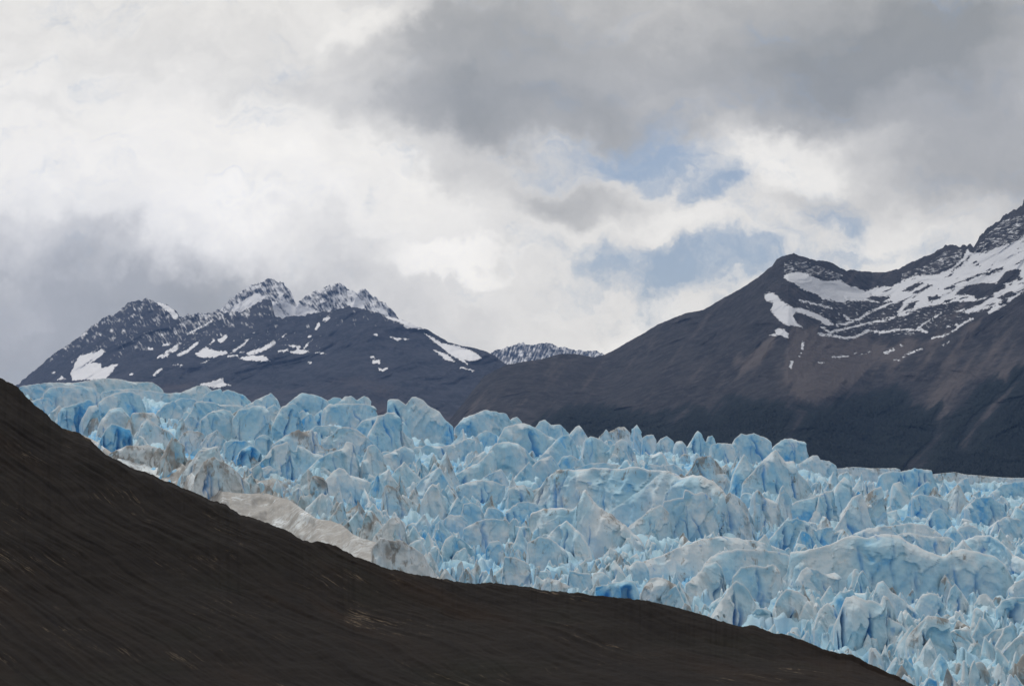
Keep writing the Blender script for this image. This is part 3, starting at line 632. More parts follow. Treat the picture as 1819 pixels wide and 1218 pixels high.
    return P, dict(weather_rimlight=wea_rim, dirt=np.clip(dr, 0, 1.1), crack=np.clip(ck, 0, 1))

REG = dict(A=((0, 420), 3.0317), B=((600, 560), 3.0317), D=((1219, 620), 3.0317), E=((0, 660), 3.0317), F=((900, 780), 3.0317), G=((1219, 818), 3.0317), H=((550, 780), 3.0317), J=((300, 640), 4.0422), K=((1000, 700), 4.0422))
GROUP = 'ice blocks standing on the glacier'
TRACED = []                     # (u0, u1, ytop(u) polyline, foot rows, distance) of every block built, for the rubble
CAT = dict(ice_fin='ice fin', ice_slab='ice slab', ice_block='ice block', ice_spire='ice spire', ice_tower='ice tower', ice_ridge='ice ridge', ice_wall='ice wall')
def T(reg, crest, foot, name, label, dirt=0.2, white=0.0, blue=0.0, **kw):
    c = pts(crest, *REG[reg]); k = REG[reg][1]; oy = REG[reg][0][1]
    fl, fr = foot if isinstance(foot, tuple) else (foot, foot)
    fl, fr = fl/k+oy, fr/k+oy
    seed = 1000+len(TRACED)*7
    x0, x1 = c[0, 0], c[-1, 0]; wpx = x1-x0
    cl = kw.pop('cleft', ())
    fy = lambda x: fl+(fr-fl)*np.clip((x-x0)/max(wpx, 1), 0, 1)
    wf = kw.pop('wf', 0.34)
    Dl, Dr = float(surf_D(x0, fl)), float(surf_D(x1, fr))
    Dm = (Dl+Dr)/2; hpx = max(float(np.max(fy(c[:, 0])-c[:, 1])), 6); Hm = hpx*Dm/F
    lim = 0.45*wpx*Dm/F; dd = np.clip((Dr-Dl)/2, -lim, lim); Dl, Dr = Dm-dd, Dm+dd
    # sides fall to the foot just outside the traced ends
    e = max(1.5, 0.03*wpx)
    cc = np.vstack([[(x0-e, max(fl, c[0, 1]+2)+1)], c, [(x1+e, max(fr, c[-1, 1]+2)+1)]])
    tt = np.clip((cc[:, 0]-x0)/max(wpx, 1), -0.1, 1.1)
    Dc = Dl+(Dr-Dl)*tt+0.9*wf*Hm
    P = at(cc[:, 0], cc[:, 1], Dc)
    zf = np.minimum(CAMZ+slope_b(fy(cc[:, 0]))*(Dl+(Dr-Dl)*tt), P[:, 2]-0.05)-0.4
    sink = 3.0+0.05*Hm
    zf -= sink; P[[0, -1], 2] -= sink; zf[[0, -1]] = P[[0, -1], 2]-0.05
    step = max(1.9*Dm/F, 0.06)
    V, at_ = fin_mesh(P, zf, seed, cleft=[(a, b*Dm/F, c_) for a, b, c_ in cl], wf=wf*Hm/(Hm+sink), wb=0.3*Hm/(Hm+sink), dirt=dirt, white=white, blue=blue, step=step, **kw)
    org = np.array([V[..., 0].mean(), V[..., 1].mean(), V[..., 2].min()])
    o = mesh_obj(name, V, grid_quads(*V.shape[:2]), ICE, at_, origin=org)
    tag(o, label, CAT[name], GROUP, 'thing')
    TRACED.append((c, fl, fr, Dm))

# ---- along the skyline, from the left
T('E', '105,80 200,65 270,58 400,60 560,35 640,38 720,55 820,55 875,95', 130, 'ice_slab', 'long flat pale slab at the far left end of the glacier skyline', .3, .15)
T('E', '235,112 270,85 350,78 440,75 500,88 540,120 552,165', 190, 'ice_block', 'broad grey faced block with rounded top below the leftmost skyline slab', .3, .15)
T('E', '545,112 620,97 700,92 800,102 900,117 980,110 1060,75 1110,72 1138,98', 150, 'ice_slab', 'low slab with a blue vertical slit just left of the lowest snow patch', .25, .1)
T('J', '245,252 290,225 370,200 385,225 425,208 480,225 540,250 592,298', 330, 'ice_block', 'notched blue skyline block just right of the lowest snow patch', .2, 0, .1)
T('J', '560,322 640,275 735,233 770,270 792,312', 345, 'ice_fin', 'pointed tent shaped skyline fin with a smooth left slope', .15, .05)
T('J', '860,302 910,260 950,233 1050,245 1110,270 1140,290 1152,322', 388, 'ice_block', 'rounded blue skyline block with a long straight right slope', .1, 0, .1)
T('J', '1130,292 1190,262 1240,272 1252,302', 335, 'ice_block', 'small low bright blue lump beside the rounded skyline block', .05, 0, .15, cracks=0)
T('J', '1220,302 1260,260 1310,253 1350,285 1400,253 1440,272 1443,322', 365, 'ice_block', 'twin humped skyline block with a dip between its two tops', .1, .1)
T('J', '1110,347 1150,315 1270,308 1400,315 1470,325 1490,370 1502,402', 480, 'ice_slab', 'wide grey blue slab below the twin humped skyline block', .35, .1)
T('B', '266,560 268,460 290,450 330,452 365,480 400,442 420,440 460,460 500,490 550,520 580,560 622,602', (640, 690), 'ice_block', 'tall skyline block with a blue slanting slit and a long right slope', .25, 0, .05, cracks=3, cleft=[(0.33, 3.5, -0.5)])
T('B', '165,642 215,540 260,525 305,517 325,560 345,620 402,692', 735, 'ice_fin', 'tall pointed fin with a deep blue cleft at its right base', .1, .05, .05, cracks=3, cleft=[(0.62, 7, 0.1)])
T('B', '98,612 125,570 210,547 220,562', 640, 'ice_block', 'small slanted block leaning against the left side of the tall cleft fin', .05, 0, .15)
T('B', '330,692 340,600 350,570 380,620 408,684', 702, 'ice_spire', 'narrow spire in front of the tall skyline block with the slanting slit', .1, .05)
T('B', '630,602 680,550 740,530 790,508 850,518 910,530 930,570 938,592', 645, 'ice_block', 'helmet shaped skyline block below the left end of the saddle', .2, .05, .05)
T('B', '860,672 900,600 960,585 1010,580 1060,600 1120,640 1178,668', 748, 'ice_block', 'broad smooth blue block right of the helmet shaped skyline block', .1, .05, .1)
T('B', '1065,602 1085,570 1115,562 1150,590 1200,587 1242,632', 665, 'ice_block', 'two peaked skyline block behind the broad smooth blue block', .1, .05, .05)
T('B', '928,562 940,552 965,545 992,572', 605, 'ice_spire', 'small pointed tip just right of the helmet shaped skyline block', .1, .1)
T('B', '1248,642 1280,600 1300,592 1330,630 1348,662', 695, 'ice_spire', 'pale cone on the skyline left of the dirty striped dome', .1, .1)
T('B', '1085,762 1130,720 1200,650 1240,642 1275,680 1288,712', 780, 'ice_fin', 'smooth blue sail shaped fin under the pale skyline cone', .1, 0, .1)
T('K', '255,312 310,252 330,270 400,235 440,233 470,265 472,302', 345, 'ice_block', 'dirty grey striped dome on the skyline', .75, .2)
T('K', '508,362 512,240 530,213 548,250 568,310 572,352', 385, 'ice_spire', 'slender lone pinnacle rising highest right of the dirty striped dome', .0, .05, .05, cracks=0)
T('K', '570,312 600,292 652,290 656,342', 405, 'ice_block', 'small square topped block next to the slender lone pinnacle', .05, .05)
T('K', '668,362 700,320 745,300 790,330 802,362', 405, 'ice_block', 'low rounded skyline block right of the small square topped block', .15, .05)
T('K', '795,402 810,340 850,332 880,360 884,402', 432, 'ice_block', 'thumb shaped block left of the pointed tower with a blue hollow', .1, .05)
T('K', '885,402 920,340 950,280 968,258 990,290 1010,330 1030,342 1040,300 1075,293 1074,352', 425, 'ice_tower', 'pointed skyline tower with a deep blue hollow and a square right shoulder', .35, .05, .1, cracks=4, cleft=[(0.24, 6, 0.3)])
T('K', '1066,362 1110,348 1160,352 1210,355 1218,392', 475, 'ice_slab', 'flat topped wall between the hollow tower and the big square tower', .1, .05)
T('K', '1208,372 1240,310 1280,283 1330,287 1370,280 1420,300 1470,318 1485,350 1492,402', 475, 'ice_tower', 'big square topped skyline tower with thin grey bands', .3, .05, .05)
T('K', '1488,412 1530,355 1590,320 1650,317 1690,335 1735,337 1742,400 1744,456', 482, 'ice_tower', 'last big skyline tower with a sheer right side', .15, .05, .05)
T('D', '598,622 650,590 680,570 710,570 720,595 770,600 808,628', 672, 'ice_block', 'knobbly block stepping down right of the last big skyline tower', .2, .05)
T('D', '810,642 900,633 1000,641 1130,639 1152,648', 690, 'ice_ridge', 'low pinkish grey far ridge of flat ice under the forest', .55, .4, 0, cracks=0, rough=.6)
T('D', '1325,672 1450,661 1500,673 1600,681 1700,690 1860,692', 722, 'ice_ridge', 'low pinkish far ridge of flat ice reaching the right edge', .55, .4, 0, cracks=0, rough=.6)
T('D', '1015,742 1050,670 1110,655 1150,660 1172,702', 762, 'ice_block', 'clean bright blue block standing before the pinkish far ice', .0, 0, .2)
T('D', '1148,662 1230,640 1320,650 1332,722', 752, 'ice_block', 'square blue block with a dark blue fissure at the far right skyline', .1, 0, .1, cracks=3, cleft=[(0.6, 4, 0.1)])
T('D', '1218,782 1260,735 1300,710 1332,742', 792, 'ice_fin', 'small blue slanted fin in front of the square fissured block', .05, 0, .15)
T('D', '1448,742 1480,700 1520,690 1526,742', 765, 'ice_block', 'small blue stump beside the pinkish far ridge at right', .05, 0, .15)
T('D', '1100,802 1115,720 1150,715 1190,740 1218,792', 862, 'ice_block', 'tall rounded pale block below the clean bright blue block', .1, .05)
T('D', '1645,772 1700,730 1760,715 1860,708', 802, 'ice_slab', 'blue slab cut by the right edge below the pinkish far ridge', .1, 0, .15, cracks=3)
# ---- upper left field
T('E', '148,162 200,148 265,142 285,165 302,192', 202, 'ice_block', 'low rounded block touching the rock slope at the far left', .2, .05)
T('E', '325,202 370,185 440,165 480,145 505,160 522,202', 292, 'ice_block', 'block with a big bright blue hollow under its arched top at left', .05, 0, .25, cracks=3, cleft=[(0.45, 13, 0)])
T('E', '440,255 480,185 520,180 532,212 540,250', 305, 'ice_fin', 'pale fin at the right side of the bright blue hollow', .2, .1)
T('E', '530,172 560,140 640,110 700,105 750,120 775,170 792,232', 255, 'ice_block', 'wide smooth light blue block in the upper left of the ice field', .15, .05, .05)
T('E', '518,342 545,260 590,205 650,190 690,230 717,302', 332, 'ice_fin', 'rounded fin with a bright white rim at left', .15, .15)
T('E', '842,222 880,180 930,155 960,175 988,222', 252, 'ice_fin', 'rounded fin half way between the wide smooth block and the long cliff', .1, .05)
T('E', '938,162 970,142 1050,145 1072,162', 205, 'ice_block', 'small flat block behind the left end of the long upper cliff', .1, .05)
T('E', '525,402 560,320 600,280 640,290 700,310 712,382', 402, 'ice_block', 'vivid blue block split by vertical clefts above the dirty ice bank', .0, 0, .3, cracks=5, cleft=[(0.3, 4, 0), (0.55, 5, 0), (0.8, 4, 0)])
T('J', '88,452 150,380 190,300 240,290 310,298 370,320 460,320 532,322', 482, 'ice_wall', 'long upper cliff with an arched left shoulder', .25, .05, .05, cracks=3)
T('J', '230,422 290,370 360,350 440,355 465,400 457,472', 575, 'ice_slab', 'big smooth slab left of the sooty crack in the long upper cliff', .15, .05)
T('J', '455,422 500,350 580,335 660,325 690,335 700,400 712,502', 580, 'ice_slab', 'heart shaped slab right of the sooty crack with a blue right edge', .3, 0, .1, cracks=3, cleft=[(0.9, 6, 0.2)])
T('J', '700,422 705,340 760,320 802,352', 502, 'ice_slab', 'plain slab wedged between the heart shaped slab and the oval fin', .15, .05)
T('J', '738,482 770,400 810,340 860,307 910,315 935,380 945,440 952,492', 570, 'ice_fin', 'big oval fin with a slanting blue groove', .1, .0, .08, cracks=4, cleft=[(0.38, 4, 0.7)])
T('J', '922,382 960,355 985,375 992,422', 490, 'ice_fin', 'narrow fin behind the right side of the big oval fin', .1, .05)
T('J', '945,432 985,390 1020,380 1040,400 1048,462', 492, 'ice_block', 'upright blue lump to the right of the big oval fin', .1, 0, .12, cracks=3)
T('J', '1048,392 1100,350 1110,380 1114,432', 445, 'ice_block', 'small blue lump left of the wide grey blue slab', .05, 0, .15)
T('J', '1343,492 1390,430 1500,395 1512,412', 527, 'ice_block', 'leaning bright blue wedge left of the tall cleft fin', .05, 0, .2)
T('J', '998,512 1060,470 1180,465 1232,482', 560, 'ice_slab', 'pale blue low slab above the long arched streaked fin', .05, .05, .05)
T('J', '1092,572 1170,530 1210,490 1270,478 1340,490 1400,530 1472,592', (650, 690), 'ice_fin', 'long arched fin with thin dark vertical streaks', .35, .05, 0, cracks=4)
T('J', '740,602 830,540 930,492 960,515 1030,500 1050,530 1080,600 1120,640 1202,627', 672, 'ice_fin', 'grey fin capped with a dark dirt patch left of the long arched fin', .75, .15)
T('J', '612,622 620,560 650,537 700,533 740,560 752,602', 662, 'ice_block', 'clean round topped block left of the dirt capped fin', .0, .05, .05)
T('J', '638,752 700,680 750,620 850,578 880,640 920,657 925,610 970,625 1020,660 1112,682', 800, 'ice_fin', 'large fin with a square notch in its crest in the left middle of the ice', .2, .05, 0, cracks=4, cleft=[(0.47, 2.5, 0), (0.2, 2.5, -0.4)])
T('J', '1000,782 1060,720 1150,660 1250,627 1275,590 1320,588 1340,620 1345,700 1362,722', 832, 'ice_fin', 'broad fin ending in a curled knob at its right tip', .25, .05, .03, cracks=3, cleft=[(0.97, 6, 0)])
T('J', '1388,722 1425,702 1430,615 1475,602 1510,640 1535,680 1542,782', 842, 'ice_tower', 'upright horn shaped tower right of the fin with a curled knob', .15, .15, 0, cracks=1, cleft=[(0.1, 5, 0)])
T('J', '403,582 450,575 540,575 590,590 612,622', 702, 'ice_block', 'jumbled low bluish block below the heart shaped slab', .1, 0, .1, cracks=3)
T('J', '488,702 520,640 580,610 620,620 662,662', 752, 'ice_block', 'deep blue broken block left of the large notched fin', .0, -.1, .3, cracks=5, cleft=[(0.3, 8, 0.5), (0.65, 7, 0.4)])
T('J', '225,602 270,540 345,495 380,540 405,570 412,612', 642, 'ice_block', 'chalky white pointed block above the fluted dirty ridges', .4, .35)
T('J', '58,592 100,520 140,500 230,515 252,532', 612, 'ice_block', 'chalky white block with a brown right rim left of the chalky pointed one', .55, .35)
T('J', '570,782 640,742 672,777', 827, 'ice_block', 'small pale block at the left foot of the large notched fin', .1, .15)
T('J', '663,772 720,752 778,787', 808, 'ice_block', 'small rounded pale block in front of the large notched fin', .05, .1)
T('J', '1048,812 1090,770 1120,765 1162,797', 828, 'ice_block', 'small white mound at the foot of the curled knob fin', .1, .15)
T('J', '1118,862 1180,790 1220,770 1260,780 1290,820 1400,850 1458,882', 952, 'ice_slab', 'smooth long white mound above the dirty fluted stump', .2, .2, 0, cracks=1, wf=.7)
T('J', '1013,882 1030,825 1060,830 1110,840 1138,882', 972, 'ice_block', 'dirty vertically fluted stump with a black rim', .75, .1, 0, cracks=5)
T('J', '1538,682 1600,655 1690,612 1750,640 1760,692', 762, 'ice_block', 'undercut ledge of pale ice right of the horn shaped tower', .2, .1, 0)
T('B', '410,712 480,698 560,705 640,690 700,660 735,665 742,702', 762, 'ice_ridge', 'long low ridge rising to a blue block at its right end in midfield', .25, .05, .05)
T('B', '753,642 800,617 850,640 857,682', 702, 'ice_block', 'small rounded blue block under the helmet shaped skyline block', .0, 0, .12)
T('B', '795,852 820,720 850,690 920,678 970,690 1010,720 1050,770 1082,782', 852, 'ice_block', 'large domed block with a blue vertical slit at its right', .05, .05, .05, cracks=2, cleft=[(0.66, 3, 0)])
T('B', '538,912 600,880 680,830 760,790 832,722', (925, 850), 'ice_ridge', 'sharp ridge climbing to the left side of the large domed block', .1, .05, .08)
T('B', '1035,822 1080,780 1150,755 1185,800 1192,842', 892, 'ice_block', 'slanted pale block just right of the large domed block', .05, .05, .03)
T('B', '1183,802 1210,760 1260,752 1300,775 1312,812', 832, 'ice_block', 'smooth round boulder of ice behind the slanted pale block', .0, .05, .05, cracks=0)
T('B', '945,882 990,830 1030,785 1042,802', 902, 'ice_fin', 'thin fin leaning on the left of the slanted pale block', .1, .05, .05)
T('K', '128,502 160,320 200,300 260,320 330,370 367,432', 502, 'ice_fin', 'tall fin with a blue right foot below the dirty striped dome', .15, .1, .05, cracks=3, cleft=[(0.9, 7, 0.4)])
T('K', '328,492 360,420 420,450 482,512', 512, 'ice_fin', 'small grey triangular fin at the right foot of the tall blue footed fin', .3, .15)
T('K', '378,342 420,320 460,340 500,420 522,502', 512, 'ice_fin', 'grey fluted fin right of the tall blue footed fin', .4, .15, 0, cracks=3)
T('B', '758,892 820,850 880,825 905,860 917,902', 912, 'ice_fin', 'jagged small fin in front of the large domed block', .25, .05)
T('B', '638,922 700,895 760,887 830,890 900,915 898,932', 972, 'ice_slab', 'smooth low lens shaped slab in the middle of the ice field', .2, .05, .03)
T('B', '918,932 960,915 1000,910 1040,930 1052,982', 1042, 'ice_block', 'fractured grey block with a dark rim left of the great central wall', .45, .05, .05, cracks=4, cleft=[(0.75, 6, 0.1)])
# ---- the great central wall and its right neighbours
T('K', '60,536 120,520 200,495 300,490 400,505 442,522', 545, 'ice_slab', 'thin low slab showing behind the left crest of the great central wall', .15, .1)
T('K', '560,527 620,500 720,515 800,500 862,542', 585, 'ice_slab', 'thin slab showing behind the middle crest of the great central wall', .15, .1)
T('K', '-190,722 -120,600 -40,545 100,535 250,530 350,535 420,530 560,525 690,555 760,545 820,570 860,600 930,580 1000,590 1080,620 1130,670 1182,732', (830, 1020), 'ice_wall', 'great central ice wall with a wide smooth face and dark streaks', .35, .02, .03, cracks=7, wf=.30, rough=.8, cleft=[(0.13, 8, 0.2), (0.9, 7, 0.3)])
T('K', '700,1010 720,772 790,750 866,747 872,690 885,680 940,710 1000,700 1060,740 1085,790 1092,852', 1022, 'ice_slab', 'plate with a thin vertical crack standing against the great central wall', .2, .02, .03, cracks=3, wf=.18, rough=.6, cleft=[(0.45, 1.6, 0.02)])
T('K', '0,740 50,700 160,620 200,615 270,640 300,700 330,800', (800, 900), 'ice_slab', 'broken leaf of ice against the left half of the great central wall', .25, .03, .05, cracks=3, wf=.2, rough=.7)
T('K', '470,950 560,880 620,830 700,790 760,850 790,1000', 1040, 'ice_slab', 'triangular plate at the foot of the great central wall', .3, .05, 0, cracks=2, wf=.2, rough=.6)
T('K', '1085,862 1130,760 1160,740 1200,700 1260,740 1310,790 1350,870 1382,962', 1012, 'ice_fin', 'dirty white fluted fin at the right end of the great central wall', .6, .3, 0, cracks=4)
T('K', '1026,962 1050,870 1090,880 1108,952', 988, 'ice_block', 'small white tooth at the right foot of the great central wall', .2, .3, 0, cracks=0)
T('K', '1118,962 1165,920 1182,982', 990, 'ice_spire', 'smaller white tooth next to the dirty white fluted fin', .3, .3, 0, cracks=0)
T('K', '880,582 930,520 960,460 1000,450 1060,440 1100,480 1150,560 1192,652', 655, 'ice_tower', 'yellow stained tower with a dark vertical gash below the hollow skyline tower', .8, .05, .05, cracks=4, cleft=[(0.36, 5, 0)])
T('K', '1190,692 1230,560 1270,480 1300,425 1330,480 1342,562', 702, 'ice_tower', 'ribbed tower with a bright blue slot below the big square topped tower', .15, .05, .15, cracks=4, cleft=[(0.72, 7, 0.15)])
T('K', '1290,642 1360,560 1420,500 1480,430 1530,400 1560,440 1600,480 1660,480 1690,562 1760,640 1812,722', (720, 775), 'ice_slab', 'huge leaning pale slab below the last big skyline tower', .4, .12, 0, cracks=3)
T('K', '1374,872 1380,700 1400,680 1450,740 1510,760 1542,802', 932, 'ice_block', 'grey angular block under the huge leaning slab', .4, .12)
T('K', '1538,782 1560,680 1580,650 1605,700 1612,762', 902, 'ice_spire', 'slim pale spike under the right side of the huge leaning slab', .2, .1)
T('D', '553,842 600,820 680,800 740,770 790,755 797,820 802,882', 922, 'ice_fin', 'clean light blue fin rising to its right tip below the huge leaning slab', .05, 0, .08, cracks=4)
T('D', '775,882 790,780 820,720 850,690 880,740 892,802', 902, 'ice_fin', 'ribbed blue spearhead left of the grey trapezoid tower', .1, .05, .08, cracks=4)
T('D', '800,962 860,870 900,790 945,770 950,850 947,902', 990, 'ice_fin', 'pale buttress on the left of the grey trapezoid tower', .3, .2)
T('D', '948,862 970,780 1010,750 1050,740 1060,800 1077,882', 960, 'ice_tower', 'grey trapezoid tower with a blue cleft at its left foot', .5, .15, 0, cracks=2, cleft=[(0.06, 4, 0)])
T('D', '888,962 910,920 960,915 992,952', 990, 'ice_block', 'small bright blue lump at the foot of the grey trapezoid tower', .0, 0, .2)
T('D', '445,1022 500,960 535,920 600,910 650,930 702,982', 1055, 'ice_block', 'vivid blue round topped cluster above the smooth wave ridge', .0, 0, .22, cracks=4, cleft=[(0.3, 8, 0.5), (0.62, 6, 0)])
T('D', '588,1055 620,970 660,990 692,1042', 1068, 'ice_block', 'vivid blue broken tooth in front of the round topped cluster', .0, 0, .28, cracks=3)
T('D', '698,972 740,960 785,950 782,992', 1035, 'ice_block', 'small blue shard left of the pale buttress', .05, 0, .12)
T('D', '1215,790 1260,780 1340,790 1420,820 1440,850', 880, 'ice_slab', 'rounded rippled slab in the right part of the ice field below the fissured block', .15, .05, .05)
T('D', '1500,850 1560,800 1640,790 1700,830 1720,880', 930, 'ice_block', 'broken block in the right part of the field above the wide rounded slab', .15, .03, .1, cracks=3)
T('D', '1640,990 1670,930 1720,900 1780,910 1819,930 1870,960', 1000, 'ice_block', 'pale rounded block at the right edge above the wide rounded slab', .15, .1, .03)
T('D', '1280,950 1330,870 1370,850 1400,880 1430,930', 960, 'ice_fin', 'blue fin amid small rubble right of the grey trapezoid tower', .05, 0, .15, cracks=3)
T('G', '898,392 980,360 1100,350 1200,335 1290,345 1340,370 1372,397', 422, 'ice_ridge', 'long smooth grey ridge behind the great right hand wall', .35, .2, 0, cracks=1, wf=.6)
T('G', '1140,397 1200,385 1260,400 1330,408 1420,410 1450,440 1477,472', 492, 'ice_slab', 'grey lens of ice between the long smooth ridge and the great right hand wall', .3, .1)
T('G', '1448,402 1470,360 1520,345 1560,350 1592,397', 422, 'ice_block', 'rounded block at the right end of the long smooth grey ridge', .1, .05)
T('G', '1478,472 1500,430 1560,405 1640,400 1700,440 1760,500 1860,560', (560, 620), 'ice_slab', 'broad blue shaded slab behind the right shoulder of the great right hand wall', .15, 0, .05)
T('G', '558,492 640,480 720,465 800,440 870,405 920,400 970,410 1040,400 1100,393 1150,405 1220,450 1300,485 1390,515 1430,485 1480,470 1560,490 1660,510 1720,560 1762,642', (660, 730), 'ice_wall', 'great right hand ice wall with slanting blue scratches on its face', .2, .04, 0, cracks=8, wf=.5, rough=.6)
T('F', '638,702 760,650 860,610 960,570 1060,535 1150,520 1240,530 1330,545 1430,570 1502,602', (740, 640), 'ice_ridge', 'smooth wave shaped ridge sweeping up below the great central wall', .4, .2, 0, cracks=0, wf=.8, rough=.7)
T('F', '1058,682 1100,630 1170,600 1270,588 1400,595 1500,615 1600,650 1702,682', (790, 760), 'ice_ridge', 'second rounded ridge curling in front of the smooth wave shaped one', .3, .1, .03, cracks=1, wf=.5, rough=.7)
T('F', '130,402 200,365 300,370 360,375 400,340 410,280 425,265 450,310 490,360 560,400 640,460 700,520 742,572', (560, 605), 'ice_fin', 'pyramid with a beak shaped tip and a long smooth right slope', .45, .18, 0, cracks=2, wf=.7, rough=.8)
T('H', '1280,522 1340,460 1385,430 1420,470 1460,510 1500,570 1522,642', (570, 680), 'ice_fin', 'white crest with an electric blue cleft in front of the beaked pyramid', .2, .1, .05, cracks=4, cleft=[(0.48, 5, 0)])
T('F', '-5,387 60,340 110,333 160,345 177,372', 412, 'ice_block', 'flat topped blue block left of the beaked pyramid', .05, .0, .1)
T('H', '815,402 830,350 870,335 910,355 937,402', 447, 'ice_block', 'round disc shaped block low in the middle of the ice', .05, .05, .08, cracks=0)
T('H', '938,412 960,365 1000,370 1040,390 1052,432', 442, 'ice_block', 'small jagged block right of the round disc shaped block', .1, .05)
T('H', '605,332 620,295 660,235 690,250 720,310 752,382', 417, 'ice_fin', 'tall grey triangular fin above the round disc shaped block', .25, .05, .03)
T('H', '398,312 405,250 450,250 490,300 532,352', 392, 'ice_fin', 'dirty brown grey slanted fin left of the tall grey triangular fin', .75, .2)
# ---- lower middle, near the rock
T('H', '708,592 730,540 770,515 810,530 860,570 882,592', 642, 'ice_block', 'bright blue rimmed block in the lower middle above the crumbled ice', .05, .0, .12)
T('H', '948,592 970,550 1020,545 1047,577', 612, 'ice_block', 'rounded sky blue lump in the lower middle', .05, 0, .12, cracks=0)
T('H', '1175,552 1240,520 1300,535 1360,580 1388,612', 662, 'ice_slab', 'grey blue slab below the white crest with the electric cleft', .3, .1)
T('H', '718,432 760,405 820,410 852,442', 480, 'ice_slab', 'low smooth slab under the round disc shaped block', .2, .1)
T('H', '828,482 900,440 970,425 1060,430 1102,472', 540, 'ice_slab', 'broad low arched slab in the lower middle of the ice', .3, .08, .03)
T('H', '1036,732 1050,630 1110,640 1180,670 1192,712', 762, 'ice_block', 'flat grey block with a blue undercut foot near the rock edge', .3, .1, .05)
T('H', '338,542 380,480 430,430 480,420 510,460 522,522', 562, 'ice_block', 'cream coloured lumpy block above the end of the dirty ice bank', .6, .3)
T('H', '338,582 380,525 440,545 500,545 560,580 610,620 650,690 705,748', 762, 'ice_slab', 'grey dirty slab forming the tapered end of the ice bank', .55, .4, 0, cracks=0, wf=.5, rough=.7)
T('H', '1245,792 1280,740 1340,760 1400,790 1432,817', 832, 'ice_block', 'yellowish ridged wedge resting against the rock edge', .65, .4, 0, cracks=3)
T('H', '1385,792 1400,700 1450,720 1510,720 1522,772', 802, 'ice_block', 'blue grey block above the yellowish wedge', .15, .05, .05)
T('F', '648,692 700,650 740,660 762,692', 732, 'ice_block', 'small smooth blue egg shaped block left of the wave ridge', .05, .0, .1, cracks=0)
T('F', '478,792 560,770 640,760 680,760 712,822', 872, 'ice_block', 'deep blue undercut block at the rock edge below the wave ridge', .0, 0, .3, cracks=4, cleft=[(0.55, 16, 0.2), (0.85, 10, 0.1)])
T('F', '708,872 740,790 780,740 830,740 880,760 940,800 982,842', 922, 'ice_block', 'brown stained lumpy block close to the rock edge', .8, .25, 0, cracks=3)
T('F', '958,802 1000,740 1080,720 1132,742', 832, 'ice_block', 'white and blue striped block beside a dark blue chasm', .2, .1, .08, cracks=4, cleft=[(0.8, 9, 0.2)])
T('E', '585,442 680,400 800,395 890,420 912,452', 472, 'ice_ridge', 'long brown dusted ridge at the top of the dirty ice bank', .7, .45, 0, cracks=0, wf=.7)
T('E', '1048,572 1100,480 1150,455 1200,480 1260,520 1342,602', 642, 'ice_fin', 'dirty fluted ridge with blue gaps above the dirty ice bank', .55, .25, .05, cracks=5)
# ---- right foreground
T('G', '598,642 620,590 650,570 700,585 750,610 800,600 812,652', 705, 'ice_block', 'knobbly topped white block in front of the great right hand wall', .25, .15)
T('F', '1218,742 1260,690 1330,675 1400,680 1430,670 1460,690 1480,750 1502,762', 872, 'ice_block', 'thick block with a rounded lip below the second curling ridge', .25, .08, .03, cleft=[(0.9, 7, 0)])
T('G', '128,842 180,760 230,690 270,650 310,665 340,700 370,760 402,802', 885, 'ice_fin', 'white pyramid with a blue crack near the rock edge at lower right', .15, .2, .03, cracks=3, cleft=[(0.45, 6, 0.15)])
T('G', '-5,662 50,620 100,560 160,540 190,570 212,642', 752, 'ice_fin', 'leaning fin beside a dark blue chasm left of the thick lipped block', .25, .1, .08, cracks=4, cleft=[(0.72, 8, 0.2)])
T('G', '468,802 490,740 540,690 600,700 650,730 672,802', 900, 'ice_block', 'grey rounded block left of the deepest dark blue chasm', .3, .12, .05, cracks=3, cleft=[(0.93, 12, 0.15)])
T('G', '343,832 370,795 440,795 472,832', 892, 'ice_block', 'low blue cube right of the white pyramid', .0, 0, .15)
T('G', '688,902 720,800 760,760 800,790 832,862', 965, 'ice_fin', 'pale pointed fin right of the deepest dark blue chasm', .1, .1, .05, cracks=3, cleft=[(0.05, 9, 0.1)])
T('G', '798,882 830,800 860,730 900,720 960,750 1010,760 1050,770 1060,720 1090,740 1120,790 1132,872', 1012, 'ice_block', 'ribbed cluster of fused columns in the lower right foreground', .3, .08, .06, cracks=7, cleft=[(0.2, 6, 0), (0.5, 4, 0), (0.68, 5, 0)])
T('G', '908,682 930,610 950,583 980,640 1012,702', 742, 'ice_spire', 'pointed pale spire against the great right hand wall', .1, .15)
T('G', '1008,722 1030,660 1060,650 1100,700 1170,750 1252,822', 845, 'ice_fin', 'rounded finger with a long right slope before the great right hand wall', .15, .12)
T('G', '1233,782 1260,730 1310,710 1350,720 1392,782', 842, 'ice_block', 'square shouldered blue block below the right part of the great wall', .05, .0, .08, cracks=3)
T('G', '1405,742 1420,690 1445,663 1480,700 1532,782', 805, 'ice_spire', 'sharp blue green spire near the right edge', .05, .05, .05)
T('G', '1548,782 1575,720 1610,712 1650,750 1668,792', 805, 'ice_block', 'rounded block just right of the sharp blue green spire', .1, .08)
T('G', '1665,792 1700,750 1760,735 1870,728', 872, 'ice_block', 'big smooth blue boulder of ice cut by the right edge', .05, 0, .1)
T('G', '1735,692 1780,650 1870,610', 735, 'ice_block', 'pale block cut by the right edge above the big smooth boulder', .15, .12)
T('G', '1185,962 1230,900 1300,830 1350,840 1410,850 1420,940 1452,1002', 1062, 'ice_tower', 'tall dirt capped tower in the lower right corner', .6, .12, .03, cracks=5, cleft=[(0.4, 6, 0), (0.75, 8, -0.1)])
